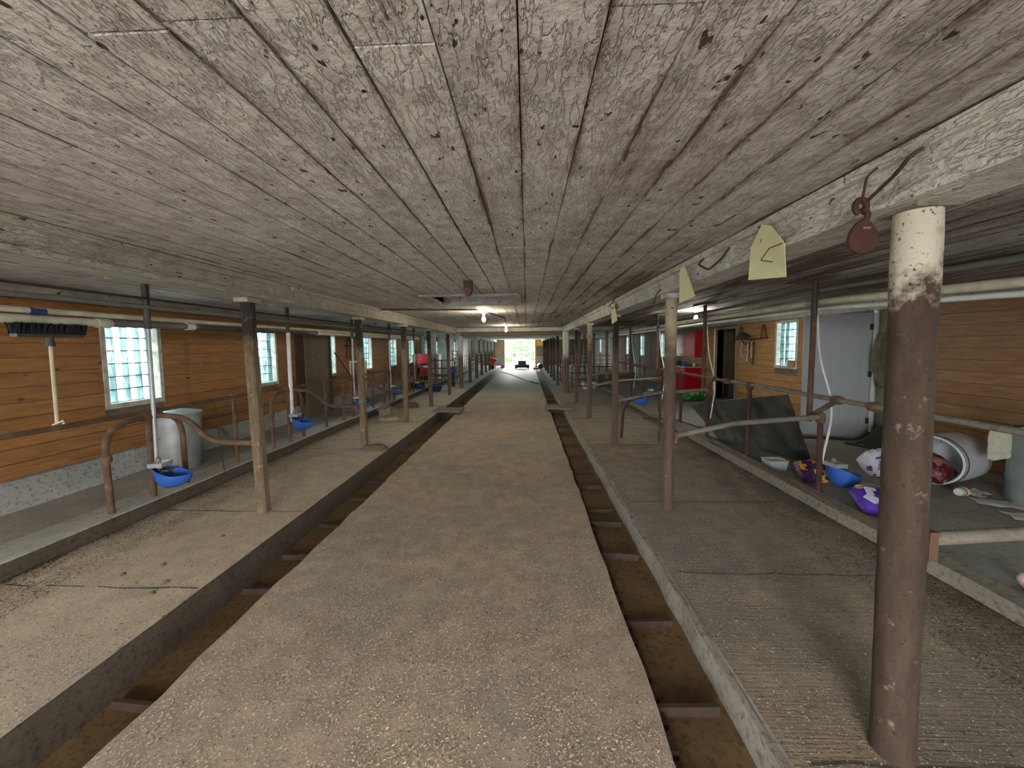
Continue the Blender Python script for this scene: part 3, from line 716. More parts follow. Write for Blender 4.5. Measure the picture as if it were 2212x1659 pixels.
pipe_run('second slim dark pipe close to the left ceiling boards', [('black_pipe', [(xl+.22, YB, 2.14), (xl+.2, 6, 2.15), (xl+.2, 13.6, 2.17)], .011)])
xr = 3.03
zA = lambda d: [(xr+.02, YB, 1.955+d), (xr+.02, 1.2, 1.975+d), (xr+.02, 2.4, 2.01+d), (xr, 4.05, 2.075+d), (xr, 6.7, 2.075+d), (xr, 13.6, 2.065+d)]
pipe_run('thick cream dirty plastic pipe along the right stalls', [('pvc', zA(0), .034)], [((xr, 4.6, 2.075), .042, 'pvc'), ((xr, 5.5, 2.075), .04, 'pvc')])
pipe_run('lower white plastic pipe along the right stalls', [('pvc_white', [(p[0]+.05, p[1], p[2]) for p in zA(-.07)], .022)])
pipe_run('dark grey water pipe under the ceiling along the right stalls', [('pvc_grey', [(xr-.05, YB, 2.12), (xr-.05, 2.4, 2.15), (xr-.05, 4.05, 2.19), (xr-.05, 13.6, 2.17)], .022)])
pipe_run('slim dark pipe highest under the right ceiling boards', [('black_pipe', [(xr+.2, YB, 2.20), (xr+.2, 2.4, 2.22), (xr+.2, 13.6, 2.24)], .016)])
pipe_run('dark conduit crossing the ceiling from the left beam to the first bulb', [('black_pipe', [(-2.5, 6.47, 2.302), (-.87, 6.74, 2.302)], .014)], name='conduit', cat='conduit')
pipe_run('dark electric cable on the ceiling between the two middle bulbs', [('black_pipe', [(-.76, 7.3, 2.305), (-.5, 8.6, 2.295), (-.62, 12.1, 2.30)], .012)], name='ceiling_cable', cat='cable')

# ================================================================== lamps
def lamp(label, x, y, mat, z=CEIL, drop=.06):
    t = thing('ceiling_lamp', label, 'lamp', (x, y, z))
    smooth(MB().lathe([(.06, -.004), (.055, -.03), (.03, -.045), (.03, -drop)], (x, y, z), (0, 0, 1), 16).build('holder', 'white_plastic', t))
    smooth(MB().lathe([(.004, -.145), (.026, -.132), (.036, -.10), (.03, -.07), (.016, -.035), (.014, 0)], (x, y, z-drop), (0, 0, 1), 18).build('bulb', mat, t), 80)
    return t
lamp('glowing warm bulb under the ceiling just past the hatch', -.81, 7.2, 'lit_bulb')
lamp('smaller glowing bulb farther down the middle aisle by the header', -.66, 12.2, 'lit_bulb')
lamp('glowing bulb over the right alley beside the yellow paper', 3.30, 7.6, 'lit_bulb_cool')
for x, y, l_ in ((-4.3, .6, 'left'),):  # extra bulb out of view, added as fill light from the left
    lamp('unseen fill bulb added over the near end of the %s alley' % l_, x, y, 'lit_bulb_cool')

# ================================================================== things hung on the beam
def poly_sheet(name, label, cat, pts, mat, th=.0015, curl=.0, group=None):
    c = [sum(p[i] for p in pts)/len(pts) for i in range(3)]
    t = thing(name, label, cat, (c[0], c[1], min(p[2] for p in pts)), group); n = len(pts); mb = MB()
    P_ = [Vector(p) for p in pts]; nn = (P_[1]-P_[0]).cross(P_[2]-P_[0]).normalized()*th
    cc = Vector(c)+nn.normalized()*curl
    vs = [p+nn for p in P_]+[cc+nn]+[p-nn for p in P_]+[cc-nn]
    fs = []
    for i in range(n):
        j = (i+1) % n; fs += [(i, j, n), (n+1+j, n+1+i, 2*n+1), (i, n+1+i, n+1+j, j)]
    mb.add(vs, fs).build('sheet', mat, t); return t
pg = 'yellow papers hung along the right beam'
t = poly_sheet('yellow_paper', 'largest pale yellow paper, hung on the right beam nearest the camera', 'paper', [(1.252, 2.116, 2.282), (1.25, 2.037, 2.253), (1.245, 1.919, 2.133), (1.242, 1.893, 1.968), (1.242, 2.205, 2.006), (1.25, 2.206, 2.184)], 'paper_yellow', curl=.006, group=pg)
T('hook_wire', 'rust_dark', t, [(1.238, 1.925, 2.135), (1.236, 2.02, 2.135), (1.235, 2.085, 2.09), (1.235, 2.075, 2.085), (1.235, 1.99, 2.06)], .0022, 5)
T('pen_mark', 'ink', t, [(1.237, 2.098, 2.185), (1.237, 2.09, 2.20)], .0022, 5)
t = poly_sheet('yellow_paper', 'narrow pale yellow paper, second along the right beam', 'paper', [(1.255, 3.199, 2.27), (1.255, 3.108, 2.269), (1.25, 2.999, 2.142), (1.245, 2.888, 2.005), (1.24, 3.166, 1.986)], 'paper_yellow', curl=.01, group=pg)
poly_sheet('yellow_paper', 'smallest yellow paper, hung far along the right beam by a dark post', 'paper', [(1.255, 5.725, 2.259), (1.255, 5.545, 2.245), (1.245, 5.30, 1.99), (1.24, 5.62, 1.958)], 'paper_yellow', curl=.008, group=pg)
def hook(label, pts, mat='rust_dark', r=.006):
    t = thing('beam_hook', label, 'hook', pts[0]); T('wire', mat, t, pts, r, 6); return t
hook('bent rusty wire hook on the right beam between the two large yellow papers', bend([(1.265, 2.80, 2.26), (1.235, 2.83, 2.225), (1.24, 2.68, 2.155), (1.265, 2.56, 2.20), (1.268, 2.47, 2.25)], .03, 4), r=.007)
hook('thin bent wire above the mottled second right post', bend([(1.265, 3.66, 2.17), (1.24, 3.72, 2.13), (1.24, 3.8, 2.05)], .02, 3), r=.005)
hook('diamond-shaped bent wire on the right beam above the smallest paper', [(1.262, 5.55, 2.31), (1.25, 5.85, 2.24), (1.25, 5.6, 2.18), (1.262, 5.45, 2.23)], r=.006)
for k, (y, z) in enumerate([(6.5, 2.1), (8.2, 2.1), (9.4, 2.1), (11.2, 2.11)]):
    h_ = hook('%s small dark hook under the left beam, counted from the camera' % ORD[k], [(-2.63, y, 2.135), (-2.63, y, z-.02), (-2.61, y, z-.05), (-2.59, y, z-.03)], r=.005); h_['group'] = 'small hooks under the left beam'
t = thing('rusty_pulley', 'rust-brown egg-shaped pulley block hung on bent rods near the thick right post', 'pulley', (1.25, 1.5, 1.99))
T('hanger_rod', 'rust_red', t, bend([(1.262, 1.46, 2.275), (1.235, 1.47, 2.25), (1.237, 1.49, 2.16)], .012, 3), .0045, 6)
T('long_rod', 'rust_dark', t, bend([(1.262, 1.30, 2.265), (1.24, 1.32, 2.25), (1.24, 1.36, 2.215), (1.25, 1.48, 2.168)], .02, 3), .006, 6)
ring = [(1.234+.020*math.cos(a), 1.488, 2.150+.026*math.sin(a)) for a in np.linspace(rad(-60), rad(250), 16)]
T('eye', 'rust_red', t, ring, .0105, 8); T('eye', 'rust_red', t, [(1.245+.017*math.cos(a), 1.49, 2.118+.02*math.sin(a)) for a in np.linspace(rad(-90), rad(120), 10)], .010, 8)
def egg(name, mat, par, c, rx, rz, th, tip=.25):
    pr = [(c[0]+rx*math.cos(a)*(1-tip*math.sin(a)), c[1], c[2]+rz*math.sin(a)) for a in np.linspace(0, 2*math.pi, 28, endpoint=False)]
    n = 28; vs = [(p[0]*.9+c[0]*.1, p[1]-th, p[2]*.9+c[2]*.1) for p in pr]+[(p[0], p[1]-th*.5, p[2]) for p in pr]+[(p[0], p[1]+th*.5, p[2]) for p in pr]+[(p[0]*.9+c[0]*.1, p[1]+th, p[2]*.9+c[2]*.1) for p in pr]
    fs = [(i*n+k, i*n+(k+1) % n, (i+1)*n+(k+1) % n, (i+1)*n+k) for i in range(3) for k in range(n)]+[tuple(range(n-1, -1, -1)), tuple(3*n+k for k in range(n))]
    return smooth(MB().add(vs, fs).build(name, mat, par), 35)
egg('cheek_plate', 'rust_red', t, (1.248, 1.49, 2.042), .052, .062, .012); egg('sheave', 'rust_dark', t, (1.262, 1.512, 2.04), .046, .052, .008)
MB().box(1.236, 1.262, 1.474, 1.477, 2.066, 2.074).build('worn_plate', 'worn_pipe', t)
t = thing('ceiling_pulley', 'small rusty pulley bracket on the ceiling in front of the hatch', 'pulley', (-.59, 3.88, 2.32))
MB().box(-.635, -.545, 3.86, 3.90, 2.21, 2.318).build('bracket', 'rust_dark', t); smooth(MB().lathe([(.04, -.03), (.028, 0), (.04, .03)], (-.59, 3.845, 2.20), (0, 1, 0), 14).build('wheel', 'rust', t))

# ================================================================== gutter cleaner
def gutter_chain(label, x0, x1, xc, z, ys, y0, y1):
    t = thing('gutter_cleaner', label, 'gutter cleaner', (xc, y0, z)); rg = random.Random(int(abs(x0)*100))
    mb = MB(); y = y0
    while y < y1:
        mb.box(xc-.018, xc+.018, y, y+.085, z-.02, z+.03+rg.uniform(0, .015)); mb.box(xc-.008, xc+.008, y+.08, y+.12, z-.01, z+.02); y += .12
    mb.build('chain', 'rust_dark', t)
    for y in ys:
        dz = rg.uniform(-.01, .012)
        MB().obox(((x0+x1)/2, y, z+.018+dz), ((x1-x0)/2, rg.uniform(-.02, .02), 0), (0, .011, 0), (0, 0, .026)).build('paddle', 'rust_dark', t)
    return t
gutter_chain('rusty gutter cleaner chain with paddles lying in the right gutter', .61, .90, .615, -.115, [1.72, 2.3, 3.05, 3.62, 3.95, 4.6, 5.2, 5.9, 6.6, 7.4, 8.2, 10.9, 12, 13.2], -1, 14)
gutter_chain('rusty gutter cleaner chain with paddles lying in the left gutter', -2.16, -1.82, -1.81, -.20, [1.15, 1.75, 2.68, 3.14, 3.72, 4.4, 5.0, 5.7, 6.4, 7.2, 8.0, 11, 12.1], -1, 14)
for lab, pts in (('grey plank laid across the left gutter', (-2.33, -1.62, 8.95, 9.9, .052)), ('grey plank laid across the right gutter', (.47, 1.16, 9.45, 10.15, .054))):
    t = thing('gutter_plank', lab, 'plank', ((pts[0]+pts[1])/2, (pts[2]+pts[3])/2, pts[4]))
    ym = (pts[2]+pts[3])/2
    MB().obox(((pts[0]+pts[1])/2, ym-.16, pts[4]+.018), ((pts[1]-pts[0])/2, -.05, 0), (.02, .15, 0), (0, 0, .016)).build('board', 'worn_pipe', t)
    MB().obox(((pts[0]+pts[1])/2, ym+.16, pts[4]+.018), ((pts[1]-pts[0])/2*.97, -.05, 0), (.02, .15, 0), (0, 0, .016)).build('board', 'worn_pipe', t)
# ================================================================== left alley things
t = thing('push_broom', 'push broom with black bristles standing head up at the left neck rail', 'broom', (-3.82, 2.9, 1.07))
T('handle', 'wood_handle', t, [(-3.80, 2.89, 1.05), (-3.82, 2.91, 1.78)], .013); MB().box(-3.86, -3.80, 2.70, 3.13, 1.76, 1.79).build('head', 'black_pipe', t)
mb = MB()
for k in range(90):
    y = 2.69+.45*k/89+R.uniform(-.004, .004)
    for x in (-3.86, -3.83, -3.80): mb.tube([(x, y, 1.785), (x+R.uniform(-.025, .025), y+R.uniform(-.02, .02), 1.865+R.uniform(-.01, .008))], .006, 4)
tag(mb.build('bristles', 'brush_black', t), kind='stuff'); smooth(MB().lathe([(.03, 0), (.022, .05), (.016, .09)], (-3.815, 2.905, 1.69), (0, 0, 1), 10).build('socket', 'black_pipe', t))
MB().tube([(-3.79, 2.85, 1.06), (-3.74, 2.88, 1.09), (-3.77, 2.93, 1.03), (-3.80, 2.87, 1.02), (-3.75, 2.9, 1.07)], .008, 6).build('twine', 'cloth_cream', t)
t = thing('galvanised_bin', 'grey galvanised bin against the left wall below the first window', 'bin', (-4.42, 4.55, .165))
smooth(MB().lathe([(.21, 0), (.225, .02), (.245, .35), (.262, .66), (.272, .67), (.272, .69), (.25, .69), (.235, .3), (.2, .03)], (-4.42, 4.55, .166), (0, 0, 1), 28).build('body', 'galvanised', t))
for s in (-1, 1): T('handle', 'galvanised', t, bend([(-4.42+s*.05, 4.55-.265, .62), (-4.42+s*.05, 4.55-.30, .58), (-4.42-s*.0, 4.55-.30, .55)], .02, 3), .006, 6)
smooth(MB().lathe([(.274, .0), (.274, .012), (.1, .05), (.02, .06)], (-4.42, 4.55, .856), (0, 0, 1), 28).build('lid', 'galvanised', t))
t = thing('plywood_door', 'tall weathered brown board standing between two left windows', 'board', (XL+.2, 8.36, .17))
for k in range(4): MB().box(XL+.18, XL+.21, 7.88+.24*k, 7.88+.24*(k+1)-.004, .17 if k else .19, 1.95).build('board', 'old_board', t)
MB().box(XL+.19, XL+.23, 8.84, 8.90, .17, 1.98).build('edge_strip', 'black_pipe', t)
T('diagonal_brace', 'rust_dark', thing('leaning_bar', 'dark bar leaning across the neck rail by the third left window', 'bar', (-4.1, 8.9, .17)), [(-4.60, 8.92, 1.55), (-3.93, 9.39, .19)], .016)
t = thing('wall_harness', 'dark harness hanging on the left wall between windows', 'harness', (XL+.03, 10.25, 1.35))
T('strap', 'black_cloth', t, [(XL+.03, 10.1, 1.72), (XL+.03, 10.25, 1.95), (XL+.03, 10.4, 1.72)], .018, 6); T('bar', 'rust_dark', t, [(XL+.03, 10.0, 1.72), (XL+.03, 10.55, 1.72)], .02, 6)
for y in (10.12, 10.3): T('strap', 'black_cloth', t, [(XL+.03, y, 1.72), (XL+.03, y-.02, 1.35)], .013, 5)
t = thing('wooden_frame', 'wooden frame standing on the left alley by the fourth window', 'frame', (-4.5, 9.6, .165))
for a in ((-4.62, -4.58, 9.7, 9.74, .165, 1.32), (-4.22, -4.18, 9.7, 9.74, .165, 1.32), (-4.62, -4.18, 9.705, 9.735, 1.27, 1.32)): B('bar', 'pallet_wood', t, *a)
for k, (x, y, r, h, lab) in enumerate([(-2.42, 5.83, .17, .075, 'flat clump of trodden dung at the foot of the second left post'), (-3.1, 8.3, .2, .06, 'low clump of sawdust bedding between the left posts'), (-3.2, 10.0, .25, .12, 'dark clump of bedding below the third left stall frame')]):
    t = thing('bedding_clump', lab, 'clump', (x, y, .05)); mb = MB(); n = 16; vs = []; fs = []
    for i, (q, z) in enumerate([(1.05, 0), (.95, .6), (.7, .95), (.3, 1.0)]):
        for j in range(n): a = 2*math.pi*j/n; rr = r*q*(1+R.uniform(-.14, .14)); vs.append((x+rr*math.cos(a)*1.2, y+rr*math.sin(a)*.8, .048+h*z*(1+R.uniform(-.2, .2)*(i > 0))))
    fs = [(i*n+j, i*n+(j+1) % n, (i+1)*n+(j+1) % n, (i+1)*n+j) for i in range(3) for j in range(n)]+[tuple(3*n+j for j in range(n))]
    smooth(mb.add(vs, fs).build('clump', 'dung' if k != 1 else 'stall_floor_left', t), 50)
t = thing('concrete_block', 'pale concrete block lying by the left kerb under a plank', 'block', (-3.35, 8.85, .05)); MB().obox((-3.38, 8.85, .15), (.12, .03, 0), (-.04, .18, 0), (0, 0, .10)).build('block', 'lip_concrete', t)
t = thing('loose_plank', 'loose plank resting on the concrete block by the left kerb', 'plank', (-3.45, 8.9, .2)); MB().obox((-3.42, 9.0, .275), (.07, .02, 0), (-.15, .75, 0), (0, 0, .02)).build('plank', 'worn_pipe', t)
dg = 'droppings on the left stall floor'
for px, py, l_ in [(-2.72, 2.62, 'just beyond the floor joint'), (-2.5, 2.42, 'close before the joint'), (-2.9, 2.5, 'nearest the kerb'), (-2.62, 3.05, 'closest to the nearest post'), (-2.48, 2.30, 'nearest the camera')]:
    t = tag(smooth(MB().lathe([(.004, 0), (R.uniform(.012, .022), .003), (R.uniform(.008, .016), .012), (.003, .017)], (px, py, .05), (R.uniform(-.3, .3), R.uniform(-.3, .3), 1), R.choice([6, 7, 9])).build('dropping', 'dung')), 'small dark dropping on the left stall floor, ' + l_, 'dropping', dg)

# ================================================================== right wall: door, doorway, cabinets
HX, HY = XR-.03, 6.27; AL = rad(29); dd = Vector((-math.cos(AL), math.sin(AL), 0)); dn = Vector((-math.sin(AL), -math.cos(AL), 0))
door = struct(MB().obox(Vector((HX, HY, 1.11))+dd*.43, dd*.43, dn*.02, (0, 0, 1.01)).build('door_1', 'door_paint'))
def dbox(name, u0, u1, z0, z1, h):
    MB().obox(Vector((HX, HY, (z0+z1)/2))+dd*(u0+u1)/2+dn*(.02+h/2), dd*(u1-u0)/2, dn*h/2, (0, 0, (z1-z0)/2)).build(name, 'door_paint', door)
for u0, u1 in ((0, .11), (.38, .48), (.75, .86)): dbox('door_stile', u0, u1, .10, 2.12, .014)
for z0, z1 in ((.10, .32), (.82, .98), (1.62, 1.76), (1.98, 2.12)):
    for u0, u1 in ((.11, .38), (.48, .75)): dbox('door_rail', u0, u1, z0, z1, .014)
for u0, u1 in ((.11, .38), (.48, .75)):
    for z0, z1 in ((.32, .82), (.98, 1.62), (1.76, 1.98)): dbox('door_panel', u0+.028, u1-.028, z0+.028, z1-.028, .010)
for z in (.4, 1.15, 1.9): MB().obox(Vector((HX, HY, z))+dn*.038+dd*.01, dd*.02, dn*.008, (0, 0, .045)).build('hinge', 'rust_dark', door)
kp = Vector((HX, HY, 1.02))+dd*.80+dn*.034
smooth(MB().lathe([(.026, 0), (.012, .012), (.012, .035), (.028, .05), (.026, .07), (.008, .078)], kp, dn, 16).build('door_knob', 'galvanised', door))
struct(MB().box(XR-.035, XR+.0, 6.19, 6.245, .08, 2.16).build('trim_1', 'white_trim'))
struct(MB().box(XR-.03, XR+.0, 7.17, 7.24, .08, 2.16).build('trim_2', 'white_trim'))
# doorway to the side room
al = struct(MB().box(XR+.22, 7.6, 9.3, 9.4, -.1, 2.5).box(XR+.22, 7.6, 12.2, 12.3, -.1, 2.5).box(7.5, 7.6, 9.4, 12.2, -.1, 2.5).box(XR+.2, 7.6, 9.3, 12.3, 2.3, 2.5).box(XR+.0, 7.6, 9.3, 12.3, -.1, .07).build('wall_side_room', 'tan_panel'))
struct(MB().box(XR-.03, XR+.2, 10.14, 10.22, .08, 2.12).box(XR-.03, XR+.2, 11.26, 11.34, .08, 2.12).box(XR-.03, XR+.2, 10.22, 11.26, 2.06, 2.12).build('door_2', 'pallet_wood'))
B('inner_leaf', 'tan_panel', bpy.data.objects['door_2'], 6.0, 6.04, 9.9, 10.75, .08, 2.0); B('stop_strip', 'white_trim', bpy.data.objects['door_2'], XR-.045, XR-.031, 11.28, 11.33, .3, 2.1)
t = thing('green_crate', 'dark green crate standing inside the side room doorway', 'crate', (5.85, 10.75, .075))
B('crate_body', 'green_dark', t, 5.75, 6.0, 10.45, 11.0, .075, .5); B('crate_top', 'green_dark', t, 5.73, 6.02, 10.43, 11.02, .5, .62); B('slot', 'black_pipe', t, 5.742, 5.75, 10.6, 10.85, .3, .38)
# cabinets
t = thing('wall_cabinet', 'glossy red wall cabinet with white handles high on the right wall', 'cabinet', (5.33, 12.75, 1.27))
B('carcass', 'red_gloss_dark', t, 5.18, 5.49, 11.91, 13.62, 1.27, 2.08); B('side_panel', 'red_gloss', t, 5.16, 5.49, 11.89, 11.91, 1.25, 2.09)
for k in range(4):
    y0 = 11.92+.425*k; d = B('cabinet_door', 'red_gloss' if k != 2 else 'red_gloss_dark', t, 5.155, 5.18, y0, y0+.415, 1.27, 2.08); B('handle', 'steel_cage', d, 5.135, 5.155, y0+.14, y0+.28, 1.33, 1.345)
t = thing('base_cabinet', 'glossy red base cabinet under the worktop by the right wall', 'cabinet', (5.18, 12.75, .08))
B('carcass', 'red_gloss_dark', t, 4.88, 5.49, 11.91, 13.62, .18, .93); B('side_panel', 'red_gloss', t, 4.87, 5.49, 11.89, 11.91, .09, .93); B('plinth', 'black_pipe', t, 4.93, 5.45, 11.93, 13.6, .08, .18)
for k in range(4): y0 = 11.92+.425*k; d = B('cabinet_door', 'red_gloss', t, 4.855, 4.88, y0, y0+.415, .18, .92); B('handle', 'steel_cage', d, 4.835, 4.855, y0+.14, y0+.28, .86, .875)
tag(B('worktop', 'counter', None, 4.84, 5.49, 11.87, 13.64, .932, .975), 'thin pale worktop on the red base cabinet', 'worktop')
t = thing('blue_tub', 'small blue tub on the red cabinet worktop', 'tub', (5.05, 12.4, .976)); smooth(MB().lathe([(.07, 0), (.09, .12), (.096, .125), (.085, .12), (.065, .01)], (5.05, 12.4, .976), n=18).build('tub', 'blue_plastic', t))
t = thing('white_cup', 'white cup on the near end of the red cabinet worktop', 'cup', (5.2, 12.02, .976)); smooth(MB().lathe([(.032, 0), (.042, .10), (.037, .10), (.03, .01)], (5.2, 12.02, .976), n=16).build('cup', 'white_plastic', t)); T('handle', 'white_plastic', t, bend([(5.2, 11.98, 1.05), (5.2, 11.945, 1.05), (5.2, 11.945, 1.0), (5.2, 11.985, 1.0)], .02, 3), .006, 6)
t = thing('dark_pan', 'dark pan at the back of the red cabinet worktop', 'pan', (5.1, 13.1, .976)); smooth(MB().lathe([(.13, 0), (.16, .12), (.15, .12), (.12, .01)], (5.1, 13.1, .976), n=18).build('pan', 'black_pipe', t)); T('handle', 'black_pipe', t, [(4.96, 13.0, 1.08), (4.86, 12.9, 1.09)], .012, 6)
# tack rack
t = thing('tack_rack', 'rusty tack rack with ropes and a dark cap on the pine right wall', 'tack rack', (XR-.05, 9.5, 1.2)); xw = XR-.05
T('bar', 'rust_dark', t, [(xw, 8.85, 1.79), (xw-.01, 9.5, 1.76), (xw, 10.15, 1.80)], .014, 8)
for y in (9.0, 9.93): T('loop', 'rust_dark', t, bend([(xw, y-.09, 1.79), (xw, y-.02, 2.08), (xw, y+.03, 2.08), (xw, y+.10, 1.79)], .04, 4), .013, 8)
smooth(MB().lathe([(.19, 0), (.15, .03), (.12, .10), (.05, .15), (.01, .155)], (xw-.17, 9.52, 1.78), (-.25, .15, 1), 18).build('cap', 'black_cloth', t))
T('hook_bar', 'rust_dark', t, bend([(xw, 9.9, 1.77), (xw, 9.75, 1.62), (xw, 9.6, 1.70), (xw, 9.45, 1.6), (xw, 9.35, 1.72)], .06, 4), .012, 6)
for (y, z, dy, mm) in ((9.85, 1.30, .08, 'cloth_cream'), (9.62, 1.22, -.03, 'pink_thing'), (9.5, 1.18, .04, 'rust'), (9.45, 1.3, 0, 'pink_thing'), (9.36, 1.15, -.02, 'black_cloth')): T('rope', mm, t, [(xw, y, 1.68), (xw-.01, y+dy, 1.45), (xw, y-dy, z)], .012, 6)
# coat
t = thing('hanging_coat', 'dark olive coat hanging on the wall beside the grey door', 'coat', (XR-.1, 5.85, .95)); g = []
for z, w_ in ((1.78, .10), (1.70, .20), (1.5, .25), (1.25, .24), (1.1, .17), (.98, .10)): g.append([(XR-.13+.05*math.cos(3.1*u)+.015*math.sin(9*u), 5.83+w_*u, z+.03*(1-abs(u))) for u in np.linspace(-1, 1, 13)])
smooth(MB().sheet(g, .05).build('cloth', 'coat_cloth', t), 60)
T('strap', 'black_cloth', t, bend([(XR-.1, 5.95, 1.72), (XR-.08, 5.9, 2.0), (XR-.08, 5.80, 2.0), (XR-.1, 5.74, 1.74)], .06, 5), .018, 6); smooth(MB().lathe([(.005, 0), (.06, .01), (.05, .03), (.005, .035)], (XR-.2, 5.66, 1.66), (-1, -.6, 0), 14).build('white_patch', 'white_plastic', t))
MB().obox((XR-.17, 5.64, 1.2), (.01, .0, 0), (0, .05, .05), (0, -.05, .08)).build('green_patch', 'green_dark', t); MB().obox((XR-.165, 5.66, 1.1), (.01, 0, 0), (0, .05, .02), (0, -.02, .04)).build('pale_patch', 'white_plastic', t)
# floor clutter by the door
t = thing('black_hose', 'black hose lying along the foot of the grey door', 'hose', (5.1, 6.4, .1)); T('hose', 'black_rubber', t, bend([(4.35, 6.45, .1), (4.9, 6.33, .1), (5.2, 6.12, .12), (5.36, 6.1, .24)], .2, 6), .018, 8)
t = thing('black_pole', 'black pole lying on the floor below the coat', 'pole', (5.2, 5.6, .1)); T('pole', 'black_pipe', t, [(4.95, 6.02, .10), (5.36, 5.1, .10)], .022, 8)
t = thing('black_heap', 'heap of black cloth on the floor below the coat', 'cloth'  , (5.25, 5.7, .08)); g = [[(5.05+.4*i/7, 5.45+.5*j/7, .10+.30*math.sin(math.pi*i/7)**.7*math.sin(math.pi*j/7)**.7+R.uniform(0, .04)) for j in range(8)] for i in range(8)]; smooth(MB().sheet(g, .02).build('heap', 'black_cloth', t), 50)

# ================================================================== right alley clutter
gA = [(3.10, 7.25, .50), (3.06, 5.9, .80), (3.02, 4.50, 1.06)]; gB = [(3.12, 6.75, .30), (3.25, 5.75, .42), (3.36, 4.74, .55)]; gC = [(3.14, 6.25, .09), (3.42, 5.6, .09), (3.70, 5.0, .09)]
def lerp_rows(rows, n):
    out = []
    for row in rows:
        P_ = [Vector(p) for p in row]; out.append([P_[int(min(t*2, 1.999))].lerp(P_[int(min(t*2, 1.999))+1], t*2-int(min(t*2, 1.999))) for t in np.linspace(0, 1, n)])
    return out
t = thing('rubber_mat', 'large dark rubber mat leaning behind the right neck rail', 'mat', (3.3, 5.8, .08)); MB().sheet(lerp_rows([gA, gB, gC], 9), .02).build('mat', 'mat_rubber', t)
def pillow(name, label, cat, c, hx, hy, hz, rz, mat, tilt=0, crimp=True, group=None, n=18, tiltx=0):
    t = thing(name, label, cat, (c[0], c[1], c[2]-hz), group); ca, sa = math.cos(rz), math.sin(rz); rg = random.Random(int(c[0]*991+c[1]*77)); vs = []; fs = []; m_ = 22
    for i in range(n+1):
        u = -1+2*i/n; prof = (1-abs(u)**3.2)**.6 if abs(u) < 1 else 0; prof = max(prof, .06)
        wy = 1-.10*(1-abs(u)) if abs(u) > .8 else .92
        for j in range(m_):
            a = 2*math.pi*j/m_; sy = math.copysign(abs(math.cos(a))**.7, math.cos(a)); sz = math.copysign(abs(math.sin(a))**.9, math.sin(a))
            k = 1+rg.uniform(-.09, .09)
            lx, ly, lz = u*hx, sy*hy*wy, sz*hz*prof*k
            lz += lx*math.tan(tilt)+ly*math.tan(tiltx)
            vs.append((c[0]+lx*ca-ly*sa, c[1]+lx*sa+ly*ca, max(c[2]+lz, c[2]-hz)))
    fs = [(i*m_+j, i*m_+(j+1) % m_, (i+1)*m_+(j+1) % m_, (i+1)*m_+j) for i in range(n) for j in range(m_)]+[tuple(range(m_-1, -1, -1)), tuple(n*m_+j for j in range(m_))]
    o = smooth(MB().add(vs, fs).build('bag', mat, t), 35); o.location = Vector((0, 0, 0))
    return t
tb = pillow('feed_bag', 'shiny purple feed bag with white lettering panels lying behind the right kerb', 'bag', (3.29, 3.56, .175), .21, .17, .095, rad(-20), 'bag_purple', tilt=rad(3), tiltx=rad(14))
ca, sa = math.cos(rad(-20)), math.sin(rad(-20))
def onbag(u, v, z): return (3.29+u*.66*ca-v*sa, 3.56+u*.66*sa+v*ca, z-.045-max(0, v)*.15)
MB().sheet([[onbag(-.25+.44*i/6, .10, .338+.006*math.sin(i*2)) for i in range(7)], [onbag(-.25+.44*i/6, .16, .30+.006*math.sin(i*2)) for i in range(7)]], .006).build('yellow_band', 'yellow_board', tb)
for (u, v, w2, h2, z) in ((-.14, .0, .07, .05, .315), (.03, -.03, .08, .045, .305), (.17, .03, .07, .06, .315), (.12, -.11, .07, .03, .255)):
    MB().sheet([[onbag(u-w2, v-h2, z-.02), onbag(u+w2, v-h2, z-.025)], [onbag(u-w2*.8, v+h2, z+.025), onbag(u+w2, v+h2, z+.02)]], .004).build('print_panel', 'wrapper_shine', tb)
pillow('snack_bag', 'crumpled orange and dark purple bag on the floor behind the reddish short post', 'bag', (3.28, 4.40, .175), .17, .10, .10, rad(-4), 'bag_snack', tiltx=rad(35))
tw = pillow('white_bag', 'white bag with blue lettering standing left of the thick right post', 'bag', (4.13, 4.52, .245), .20, .10, .16, rad(-4), 'bag_white')
blue = MB(); rg = random.Random(5)
for r_ in range(3):
    for k in range(5):
        x0 = 4.03+.04*k; z0 = .345-.045*r_
        T('blue_letter', 'blue_plastic', tw, [(x0+.016*math.cos(a), 4.409, z0+.018*math.sin(a)) for a in np.linspace(rg.uniform(0, 3), rg.uniform(0, 3)+5, 9)], .006, 5)
T('cross_mark', 'bag_ink', tw, [(4.06, 4.415, .205), (4.09, 4.415, .18)], .006, 5); T('cross_mark', 'bag_ink', tw, [(4.06, 4.415, .18), (4.09, 4.415, .205)], .006, 5)
T('ring_mark', 'bag_ink', tw, [(4.15+.018*math.cos(a), 4.415, .192+.014*math.sin(a)) for a in np.linspace(0, 6.28, 12)], .007, 5)
t = thing('plastic_tub', 'clear plastic tub on the floor before the rubber mat', 'tub', (3.1, 4.78, .08)); mb = MB()
def tub_ring(w_, d_, z): return [(3.10+a*w_, 4.80+b*d_, z) for a, b in ((-1, -1), (1, -1), (1, 1), (-1, 1))]
rings = [tub_ring(.095, .07, .082), tub_ring(.115, .088, .20), tub_ring(.122, .095, .20), tub_ring(.122, .095, .206), tub_ring(.108, .082, .206), tub_ring(.09, .066, .09)]
vs = [p for r_ in rings for p in r_]; fs = [(i*4+k, i*4+(k+1) % 4, (i+1)*4+(k+1) % 4, (i+1)*4+k) for i in range(5) for k in range(4)]+[(3, 2, 1, 0), (20, 21, 22, 23)]
mb.add(vs, fs).build('tub', 'clear_plastic', t)
